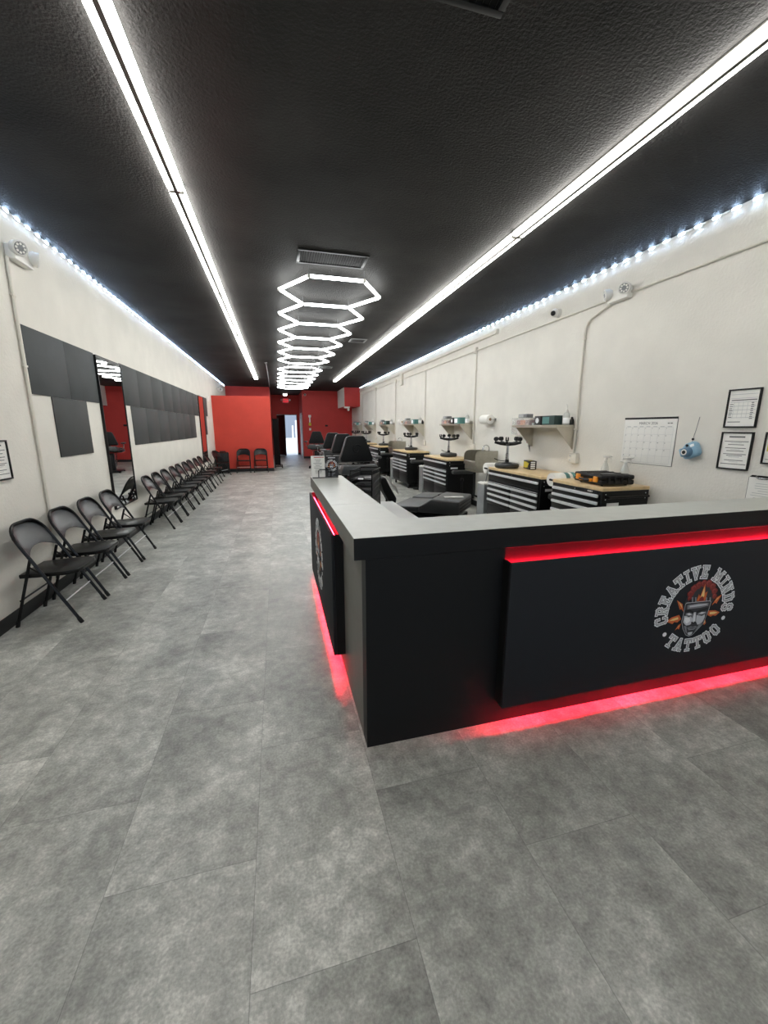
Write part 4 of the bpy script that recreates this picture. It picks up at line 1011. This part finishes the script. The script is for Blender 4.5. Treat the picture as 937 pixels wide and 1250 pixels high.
sk = sink('stainless wall sink with rounded splash sides, between second and third cabinets', (XR, 6.2, 0.85))
dup(sk, (XR, 11.2, 0.85), 0, 'stainless wall sink with rounded splash sides, between fourth and fifth cabinets')

# paper rolls on cabinet ends, towel rolls on the wall
def side_roll(label, loc, lab=True):
    t = thing('paper_roll', label, 'paper roll', loc, 0, 'white paper rolls at the cabinet ends')
    M = Matrix.Rotation(PI / 2, 4, 'Y')
    MB().lathe([(0.02, -0.27), (0.072, -0.272), (0.076, -0.266), (0.076, 0.266), (0.072, 0.272), (0.02, 0.27)], 24, 0, M).build('roll', PAPERT, t)
    if lab:
        MB().lathe([(0.0768, -0.12), (0.0772, -0.119), (0.0772, -0.07), (0.0768, -0.069)], 24, 0, M).lathe([(0.0768, -0.03), (0.0772, -0.029), (0.0772, 0.02), (0.0768, 0.021)], 24, 0, M).build('wrapper_label', TEAL, t)
    MB().tube([(-0.285, -0.07, 0), (-0.285, 0, 0), (0.27, 0, 0), (0.27, -0.07, 0)], 0.011, 8).build('holder_rod', BLACKM, t)
    return t
side_roll('white paper roll with teal label at the far end of the nearest cabinet', (3.26, 3.893, 0.86))
side_roll('white paper roll peeking past the far end of the second cabinet', (3.22, 5.325, 0.855), False)
def towel_roll(label, loc):
    t = thing('towel_roll', label, 'paper towel', loc, 0, 'paper towel rolls on the right wall')
    M = Matrix.Rotation(PI / 2, 4, 'X')
    MB().lathe([(0.022, -0.13), (0.072, -0.132), (0.076, -0.126), (0.076, 0.126), (0.072, 0.132), (0.022, 0.13)], 24, 0, M).build('towel', PAPERT, t)
    MB().lathe([(0.024, -0.1326), (0.024, 0.1326)], 16, 0, M).build('core', KRAFT, t)
    MB().tube([(0.09, -0.15, 0), (0.0, -0.15, 0), (0.0, 0.15, 0), (0.09, 0.15, 0)], 0.007, 8).box((0.085, -0.17, -0.02), (0.092, -0.13, 0.02)).box((0.085, 0.13, -0.02), (0.092, 0.17, 0.02)).build('holder', CHROME, t)
    return t
tr = towel_roll('white paper towel roll on the wall between the first and second shelves', (XR - 0.093, 6.27, 1.575))
dup(tr, (XR - 0.093, 11.2, 1.6), 0, 'white paper towel roll on the wall beside the third shelf, farther back')

# ------------------------------------------------------------------ wall shelves and what stands on them
def shelf(label, loc):
    t = thing('wall_shelf', label, 'shelf', loc, 0, 'steel shelves on the right wall')
    a, d_ = 0.485, 0.281
    MB().box((-d_, -a, -0.022), (-0.001, a, 0), 0, 0.004).box((-d_, -a, -0.03), (-d_ + 0.004, a, -0.002)).build('shelf_board', SHELFM, t)
    MB().box((-0.008, -a, 0.0002), (-0.001, a, 0.045)).build('back_lip', SHELFM, t)
    for y in (-a + 0.012, a - 0.1):
        M = frame_matrix((0, y, 0), (1, 0, 0), (0, 0, 1))
        b = MB().prism([(-0.001, -0.023), (-d_ + 0.012, -0.023), (-d_ + 0.012, -0.04), (-0.03, -0.295), (-0.001, -0.295)], -0.002, 0.002, M)
        b.box((-0.004, y - 0.02, -0.295), (-0.001, y + 0.02, -0.023))
        b.build('bracket', SHELFM, t)
    return t
SH = [(4.7, 1.472, 'nearest the calendar'), (7.39, 1.512, 'second from the calendar'), (9.98, 1.528, 'third from the calendar'), (12.61, 1.535, 'fourth from the calendar'), (15.07, 1.54, 'fifth from the calendar'), (17.5, 1.545, 'sixth, beside the shaded red back wall')]
s0 = None
for y, z, lab in SH:
    if s0 is None: s0 = shelf('steel wall shelf with triangular brackets, %s' % lab, (XR, y, z))
    else: dup(s0, (XR, y, z), 0, 'steel wall shelf with triangular brackets, %s' % lab)
def organizer_box(label, loc):
    t = thing('clear_organizer', label, 'organizer', loc, 0, 'clear boxes of ink on the shelves')
    MB().box((-0.065, -0.17, 0.0), (0.065, 0.17, 0.003)).box((-0.065, -0.17, 0.003), (-0.062, 0.17, 0.1)).box((0.062, -0.17, 0.003), (0.065, 0.17, 0.1)).box((-0.062, -0.17, 0.003), (0.062, -0.167, 0.1)).box((-0.062, 0.167, 0.003), (0.062, 0.17, 0.1)).build('case', ACRYL, t)
    for y, m in ((-0.1, PINK), (0.02, ORANGE2), (0.11, PINK)):
        MB().box((-0.05, y - 0.045, 0.004), (0.05, y + 0.045, 0.07), 0, 0.004).build('ink_pack', m, t)
    return t
def carton(name, label, loc, dims, mats, cat, group, rz=0, style=0):
    t = thing(name, label, cat, loc, rz, group)
    x, y, z = dims[0] / 2, dims[1] / 2, dims[2]
    MB().box((-x, -y, 0), (x, y, z), 0, 0.003).build('carton', mats[0], t)
    q = MB()
    if style == 0:
        q.box((-x - 0.0006, -y * 0.2, z * 0.15), (-x - 0.0001, y * 0.9, z * 0.85)).box((-x * 0.5, -y * 0.4, z + 0.0001), (x * 0.5, y * 0.4, z + 0.0006))
    else:
        q.lathe([(z * 0.3, 0), (z * 0.3, 0.0005)], 14, 0, Matrix.Translation((-x - 0.0001, y * 0.1, z * 0.5)) @ Matrix.Rotation(-PI / 2, 4, 'Y'))
    q.build('printed_label', mats[1], t)
    return t
def wash_bottle(label, loc):
    t = thing('wash_bottle', label, 'bottle', loc, 0, 'squeeze bottles on the shelves')
    MB().lathe([(0.03, 0), (0.038, 0.006), (0.038, 0.12), (0.03, 0.14), (0.014, 0.15), (0.014, 0.155)], 18).build('bottle_body', BOTTLE, t)
    MB().lathe([(0.0385, 0.02), (0.039, 0.022), (0.039, 0.085), (0.0385, 0.087)], 18).build('label_band', EW, t)
    MB().lathe([(0.018, 0.15), (0.018, 0.17), (0.008, 0.178)], 14).build('cap', WHITEP, t)
    MB().tube([(0, 0, 0.175), (0, 0, 0.225), (0, 0.012, 0.242), (0, 0.04, 0.248), (0, 0.055, 0.238)], 0.003, 6).build('spout', WHITEP, t)
    return t
for i, (y, z, lab) in enumerate(SH):
    w_ = 'on the wall shelf %s' % lab.split(',')[0].replace('sixth', 'farthest back')
    zz = z + 0.0005
    organizer_box('clear organizer of orange and maroon packs %s' % w_, (XR - 0.19, y + 0.28, zz))
    carton('carton_box', 'small grey carton on the clear organizer %s' % w_, (XR - 0.19, y + 0.3, zz + 0.1003), (0.1, 0.2, 0.05), [GREYP, INKL], 'box', 'grey cartons on the organizers')
    if i in (0, 1, 3):
        carton('glove_box', 'black carton with white round mark %s' % w_, (XR - 0.18, y + 0.0 - 0.04, zz), (0.12, 0.13, 0.115), [BLKBOX, EW], 'box', 'glove cartons on the shelves', 0, 1)
    carton('glove_box', '%s glove carton %s' % ('teal' if i != 0 and i != 3 else 'dark green and teal', w_), (XR - 0.17, y - 0.24, zz), (0.12, 0.24, 0.115), [TEALD if i in (0, 3) else TEAL, TEAL if i in (0, 3) else EW], 'box', 'glove cartons on the shelves')
    wash_bottle('translucent squeeze bottle with white label %s' % w_, (XR - 0.1, y - 0.415, zz))
    if i == 0:
        carton('carton_box', 'flat grey carton at the middle of the near wall shelf', (XR - 0.15, y + 0.06, zz), (0.16, 0.06 + 0.0, 0.03), [GREYP, INKL], 'box', 'loose cartons')
    if i in (0, 2):
        t = thing('ink_bottle', 'small dark bottle at the end of the shelf %s' % lab, 'bottle', (XR - 0.04, y - 0.44, zz))
        MB().lathe([(0.022, 0), (0.024, 0.004), (0.024, 0.06), (0.014, 0.075)], 14).build('bottle_body', INKD, t)
        MB().lathe([(0.014, 0.075), (0.013, 0.095)], 12).build('cap', INKD, t)
# clear wall bin and red-handled scissors by the near shelf
t = thing('clear_bin', 'clear plastic wall bin at the far end of the near shelf', 'bin', (XR, 5.345, 1.335))
MB().box((-0.1, -0.135, 0), (-0.001, 0.135, 0.004)).box((-0.1, -0.135, 0.004), (-0.097, 0.135, 0.24)).box((-0.097, -0.135, 0.004), (-0.001, -0.132, 0.24)).box((-0.097, 0.132, 0.004), (-0.001, 0.135, 0.24)).build('bin_walls', ACRYL, t)
t = thing('scissors', 'red-handled scissors hanging on the wall under the near shelf', 'scissors', (XR - 0.03, 5.12, 1.12))
MB().tube([(0, -0.01, 0.1), (0.002, -0.05, -0.02)], [0.007, 0.003], 6).tube([(0.004, 0.01, 0.1), (0.002, -0.03, -0.02)], [0.007, 0.003], 6).build('blades', CHROME, t)
for dy in (0.0, 0.035):
    MB().tube([(0, dy + 0.02 * math.cos(a), 0.145 + 0.04 * math.sin(a)) for a in [2 * PI * i / 12 for i in range(12)]], 0.007, 6, 0, True).build('handle', REDH, t)
tag(MB().tube([(XR, 5.13, 1.182), (XR - 0.04, 5.13, 1.182)], 0.003, 6).build('wall_hook', CHROME), 'small hook holding the scissors under the near shelf', 'hook')

# on the second cabinet: black and yellow carton
t = carton('glove_box', 'black carton with yellow print on the second cabinet beside the stool', (3.36, 4.84, 0.8802), (0.1, 0.22, 0.115), [BLKBOX, YEL], 'box', 'loose cartons', -0.25, 0)
t2 = MB()
for i in range(4): t2.box((-0.03, -0.1108, 0.012 + 0.026 * i), (0.03, -0.1101, 0.028 + 0.026 * i))
t2.build('side_print', EW, t)
MB().prism([(-0.05, 0.02), (-0.02, 0.035), (0.0, 0.02), (0.02, 0.06), (0.05, 0.09), (0.01, 0.08), (-0.01, 0.1), (-0.03, 0.07)], 0, 0.0006, frame_matrix((-0.0508, -0.05, 0), (0, -1, 0), (0, 0, 1))).build('side_mark', YEL, t)

# drill case with orange latches on the nearest cabinet
t = thing('tool_case', 'black plastic tool case with orange latches on the nearest cabinet', 'tool case', (3.2, 3.36, 0.8802), -0.1)
MB().box((-0.18, -0.215, 0.012), (0.18, 0.215, 0.062), 0, 0.016, None, 3).build('lower_shell', BLACKP, t)
lid = MB().box((-0.18, -0.215, 0.063), (0.18, 0.215, 0.108), 0, 0.016, None, 3)
for y in (-0.15, -0.05, 0.05, 0.15): lid.box((-0.15, y - 0.012, 0.104), (0.15, y + 0.012, 0.114), 0, 0.004)
for x in (-0.1, -0.03, 0.04, 0.11): lid.box((x - 0.014, -0.221, 0.03), (x + 0.014, -0.205, 0.096), 0, 0.004)
lid = lid.build('lid', BLACKP, t)
MB().box((-0.09, -0.15, 0.1092), (0.06, -0.02, 0.1096)).build('lid_label', GREYP, lid)
for y in (-0.135, 0.135): MB().box((-0.196, y - 0.028, 0.035), (-0.176, y + 0.028, 0.09), 0, 0.005).build('latch', ORANGE, t)
MB().tube([(-0.17, -0.075, 0.05), (-0.215, -0.07, 0.05), (-0.22, 0.0, 0.05), (-0.215, 0.07, 0.05), (-0.17, 0.075, 0.05)], 0.01, 8).build('carry_handle', BLACKP, t)
for y in (-0.072, 0.072): MB().box((-0.212, y - 0.012, 0.032), (-0.178, y + 0.012, 0.064), 0, 0.005).build('handle_mount', ORANGE, t)
for x in (-0.13, 0.13):
    for y in (-0.16, 0.16): MB().lathe([(0.012, 0), (0.012, 0.014)], 8, 0, Matrix.Translation((x, y, 0))).build('foot', RUBBER, t)

def spray_bottle(label, loc, rz):
    t = thing('spray_bottle', label, 'spray bottle', loc, rz, 'spray bottles behind the tool case')
    MB().lathe([(0.036, 0), (0.042, 0.008), (0.042, 0.12), (0.03, 0.155), (0.016, 0.19), (0.014, 0.215)], 18).build('bottle_body', BOTTLE, t)
    MB().lathe([(0.018, 0.21), (0.018, 0.235), (0.012, 0.24)], 14).build('collar', WHITEP, t)
    MB().box((-0.014, -0.05, 0.238), (0.014, 0.035, 0.265), 0, 0.008).tube([(0, -0.05, 0.256), (0, -0.066, 0.256)], 0.007, 8).build('spray_head', WHITEP, t)
    MB().tube([(0, -0.035, 0.24), (0, -0.05, 0.215), (0, -0.045, 0.19)], 0.005, 6).build('trigger', WHITEP, t)
    return t
sp = spray_bottle('translucent spray bottle on the nearest cabinet behind the tool case', (3.44, 3.6, 0.8802), 0.4)
dup(sp, (3.46, 3.36, 0.8802), 0.9, 'second translucent spray bottle behind the tool case, partly hidden')

# ------------------------------------------------------------------ tattoo chairs
def tattoo_chair(label, loc, rz, h=0.0):
    t = thing('tattoo_chair', label, 'tattoo chair', loc, rz, 'black tattoo chairs with upright backs')
    # base and column
    MB().box((-0.3, -0.36, 0.03), (0.3, 0.36, 0.075), 0, 0.015).build('base_plate', BLACKM, t)
    for x in (-0.27, 0.27):
        for y in (-0.36, 0.36): MB().lathe([(0.035, 0), (0.035, 0.03)], 10, 0, Matrix.Translation((x, y, 0))).build('foot', RUBBER, t)
    MB().box((-0.11, -0.12, 0.075), (0.11, 0.12, 0.62), 0, 0.02).build('column', BLACKP, t)
    MB().tube([(-0.16, -0.1, 0.2), (-0.16, 0.1, 0.62)], 0.018, 8).tube([(0.16, -0.1, 0.2), (0.16, 0.1, 0.62)], 0.018, 8).build('lift_arm', CHROME, t)
    # seat: two cushions side by side across the rear edge
    MB().box((-0.31, -0.34, 0.7), (0.31, 0.34, 0.79), 0, 0.03, None, 3).build('seat_cushion', VINYL, t)
    MB().prism([(-0.32, 0.70), (0.32, 0.70), (0.305, 0.79), (0.27, 0.855), (-0.27, 0.855), (-0.305, 0.79)], -0.1, 0.1, frame_matrix((0, -0.36, 0), (1, 0, 0), (0, 0, 1)), 0, 0.02, 3).build('rear_cushion', VINYL, t)
    for x in (-0.09, 0.09): MB().prism([(x - 0.035, 0.855), (x + 0.035, 0.855), (x, 0.885)], 0.0, 0.03, frame_matrix((0, -0.3, 0), (1, 0, 0), (0, 0, 1))).build('hinge_bracket', BLACKM, t)
    # backrest: tapered thick pad, leaning back
    Mb = frame_matrix((0, -0.2, 0.885), (1, 0, 0), (0, 0.12, 1))
    poly = [(-0.27, 0.0), (0.27, 0.0), (0.285, 0.05), (0.16, 0.4), (0.125, 0.43), (-0.125, 0.43), (-0.16, 0.4), (-0.285, 0.05)]
    MB().prism(poly, -0.13, 0.0, Mb, 0, 0.022, 3).build('backrest', VINYL, t)
    sh = MB().prism([(p[0] * 0.96, 0.008 + p[1] * 0.955) for p in poly], 0.0, 0.014, Mb, 0, 0.005, 2).build('back_shell', VINYLB, t)
    s = MB()
    sw = [(0.085 * (1 - k / 30) * math.cos(0.6 + k * 0.24) + 0.0, 0.2 + 0.09 * (1 - k / 32) * math.sin(0.6 + k * 0.24)) for k in range(24)]
    s.tube([Mb @ Vector((p[0], p[1], 0.014)) for p in sw], 0.009, 6)
    s.build('embossed_swirl', VINYLB, sh)
    # arm pads
    for sx in (-1, 1):
        a = MB().box((sx * 0.4 - 0.05, -0.15, 0.92), (sx * 0.4 + 0.05, 0.25, 0.965), 0, 0.02, None, 3).build('arm_pad', VINYL, t)
        MB().tube([(sx * 0.3, 0.05, 0.75), (sx * 0.4, 0.05, 0.8), (sx * 0.4, 0.05, 0.925)], 0.016, 8).build('arm_bracket', CHROME, a)
    # leg rest
    MB().box((-0.28, 0.36, 0.62), (0.28, 0.95, 0.72), 0, 0.03, None, 3).build('leg_rest', VINYL, t)
    MB().tube([(0.0, 0.2, 0.68), (0.0, 0.6, 0.62)], 0.02, 8).build('leg_rest_arm', BLACKM, t)
    return t
tc = tattoo_chair('black tattoo chair nearest the counter with swirl-embossed back, behind the tray organizer', (1.25, 6.75, 0), 0.05)
dup(tc, (1.4, 9.1, 0), 0.12, 'black tattoo chair, second behind the counter, half hidden by the nearest')
dup(tc, (1.47, 11.2, 0), 0.0, 'black tattoo chair, third behind the counter, mostly hidden')
dup(tc, (1.4, 14.95, 0), -0.15, 'black tattoo chair farthest back, before the shaded red wall')

# low flat bed section beside the counter
e1 = Vector((0.768, -0.64, 0)); e2 = Vector((0.64, 0.768, 0)); O = Vector((1.115, 3.96, 0))
t = thing('tattoo_bed', 'black tattoo bed laid flat just behind the front counter', 'tattoo bed', (O.x, O.y, 0), math.atan2(e1.y, e1.x))
Mx = Matrix(((1, 0, 0, 0), (0, 0, 1, 0), (0, 1, 0, 0), (0, 0, 0, 1)))    # profile x,z extruded along y
MB().prism([(0.30, 0.592), (0.726, 0.592), (0.726, 0.735), (0.44, 0.74), (0.31, 0.655)], 0.0, 0.54, Mx, 0, 0.018, 3).build('back_cushion', VINYL, t)
MB().prism([(0.0, 0.59), (0.30, 0.59), (0.305, 0.652), (0.0, 0.64)], 0.0, 0.54, Mx, 0, 0.012, 3).build('seat_cushion', VINYL, t)
MB().prism([(0.02, 0.6), (0.28, 0.6), (0.28, 0.66), (0.02, 0.65)], 0.565, 0.95, Mx, 0, 0.014, 3).build('leg_cushion', VINYL, t)
MB().box((0.33, 0.56, 0.6), (0.46, 0.7, 0.7), 0, 0.015).build('hinge_block', BLACKP, t)
MB().prism([(0.02, 0.57), (0.7, 0.55), (0.7, 0.5), (0.1, 0.52)], 0.06, 0.48, Mx).box((0.1, 0.3, 0.55), (0.25, 0.92, 0.6)).build('bed_frame', BLACKM, t)
MB().box((0.28, 0.18, 0.06), (0.5, 0.4, 0.56), 0, 0.02).build('column', BLACKP, t)
MB().box((0.0, 0.0, 0.0), (0.75, 0.6, 0.06), 0, 0.015).build('base_plate', BLACKM, t)
for z in (0.62, 0.655, 0.69): MB().box((0.7235, 0.03, z), (0.7275, 0.51, z + 0.006), 0, 0.001).build('piping', VINYLB, t)
tag(MB().box((0.0, 0.0, 0.0), (0.2, 0.05, 0.006), 0, 0.002).build('paper_strip', PAPER, None, (1.62, 3.72, 0.7405), -0.2), 'thin white strip lying on the flat tattoo bed', 'strip')

# small armrest with paper over it between the bed and the cabinets
t = thing('padded_leg_rest', 'black curved padded rest standing on the floor behind the tray organizer', 'leg rest', (1.2, 4.65, 0))
MB().prism([(-0.03, 0.86), (0.02, 0.86), (0.08, 0.74), (0.16, 0.6), (0.15, 0.54), (0.07, 0.56), (0.0, 0.68), (-0.04, 0.8)], -0.1, 0.1, Mx, 0, 0.02, 3).build('pad', VINYLB, t)
MB().tube([(0.06, 0, 0.03), (0.06, 0, 0.6)], 0.018, 8).build('post', BLACKM, t)
MB().lathe([(0.14, 0), (0.14, 0.015), (0.04, 0.03)], 18, 0, Matrix.Translation((0.06, 0, 0))).build('base', BLACKM, t)
vs = []; fs = []
rp = random.Random(3)
for i in range(7):
    for j in range(6):
        s_ = i / 6; x = 0.035 + 0.125 * s_; z = 0.835 - 0.205 * s_
        vs.append((x + 0.02 + rp.uniform(0, 0.02), -0.085 + 0.17 * j / 5, z + 0.022 + rp.uniform(0, 0.025)))
for i in range(6):
    for j in range(5): fs.append((i * 6 + j, i * 6 + j + 1, (i + 1) * 6 + j + 1, (i + 1) * 6 + j))
nv = len(vs); vs += [(x - 0.004, y, z - 0.004) for x, y, z in vs]; fs += [tuple(k + nv for k in f[::-1]) for f in fs]
tag(MB().add(vs, fs, 0, False).build('paper_cover', PAPERT, None, (1.2, 4.65, 0.0)), 'crumpled white paper draped on the black padded rest', 'paper')

# IV-style stand of white bottle holders near the red wall and small fittings on it
t = thing('wall_dispenser', 'white wall dispenser with yellow tag on the shaded red back wall', 'dispenser', (1.525, 19.5, 1.36))
MB().box((-0.03, -0.03, 0.32), (0.03, -0.001, 0.65), 0, 0.006).box((-0.06, -0.035, 0.55), (0.06, -0.001, 0.66), 0, 0.006).build('holder_rail', WHITEP, t)
MB().box((-0.055, -0.045, 0.17), (0.055, -0.001, 0.3), 0, 0.01).build('yellow_tag', YEL, t)
MB().box((-0.045, -0.045, -0.05), (0.045, -0.001, 0.06), 0, 0.01).build('cup', WHITEP, t)
t = thing('wall_plate', 'small black wall plate on the shaded red back wall', 'outlet', (2.3, 19.5, 1.53))
MB().box((-0.065, -0.012, -0.04), (0.065, -0.001, 0.04), 0, 0.004).build('plate', BLACKP, t)
for x in (-0.03, 0.03): MB().box((x - 0.015, -0.014, -0.02), (x + 0.015, -0.011, 0.02), 0, 0.002).build('socket', RUBBER, t)
tag(MB().box((2.35, 19.488, 2.5), (2.75, 19.4995, 2.9), 0, 0.003).build('access_panel', RED_DIM), 'square access panel painted the same shaded red high on the back wall', 'panel')

# ------------------------------------------------------------------ light, camera, look
W = bpy.data.worlds.new('daylight'); sc.world = W; W.use_nodes = True
bg = W.node_tree.nodes['Background']
bg.inputs['Color'].default_value = (0.62, 0.78, 1.0, 1); bg.inputs['Strength'].default_value = 1.3
sun = bpy.data.lights.new('sun', 'SUN'); sun.energy = 2.0; sun.angle = 0.01; sun.color = (1, 0.96, 0.9)
so = bpy.data.objects.new('sun', sun); COL.objects.link(so)
so.rotation_euler = (math.radians(42), 0, math.radians(-30))

cam = bpy.data.cameras.new('camera'); co = bpy.data.objects.new('camera', cam); COL.objects.link(co)
cam.sensor_fit = 'VERTICAL'; cam.sensor_height = 24.0
cam.lens = 487.0 / 1250.0 * 24.0
cam.clip_start = 0.05; cam.clip_end = 200
pitch, yaw = math.radians(11.942), math.radians(14.744)
co.location = (0, 0, 1.44)
co.rotation_euler = (PI / 2 - pitch, 0, -yaw)
sc.camera = co

vs_ = sc.view_settings
sc.display_settings.display_device = 'sRGB'
vs_.view_transform = 'Standard'; vs_.look = 'None'; vs_.gamma = 1.0; vs_.use_curve_mapping = False
vs_.exposure = 0.9
sc.cycles.use_denoising = True
sc.cycles.max_bounces = 8; sc.cycles.diffuse_bounces = 5; sc.cycles.glossy_bounces = 4; sc.cycles.transmission_bounces = 6
sc.cycles.sample_clamp_indirect = 6.0
sc.cycles.use_light_tree = True
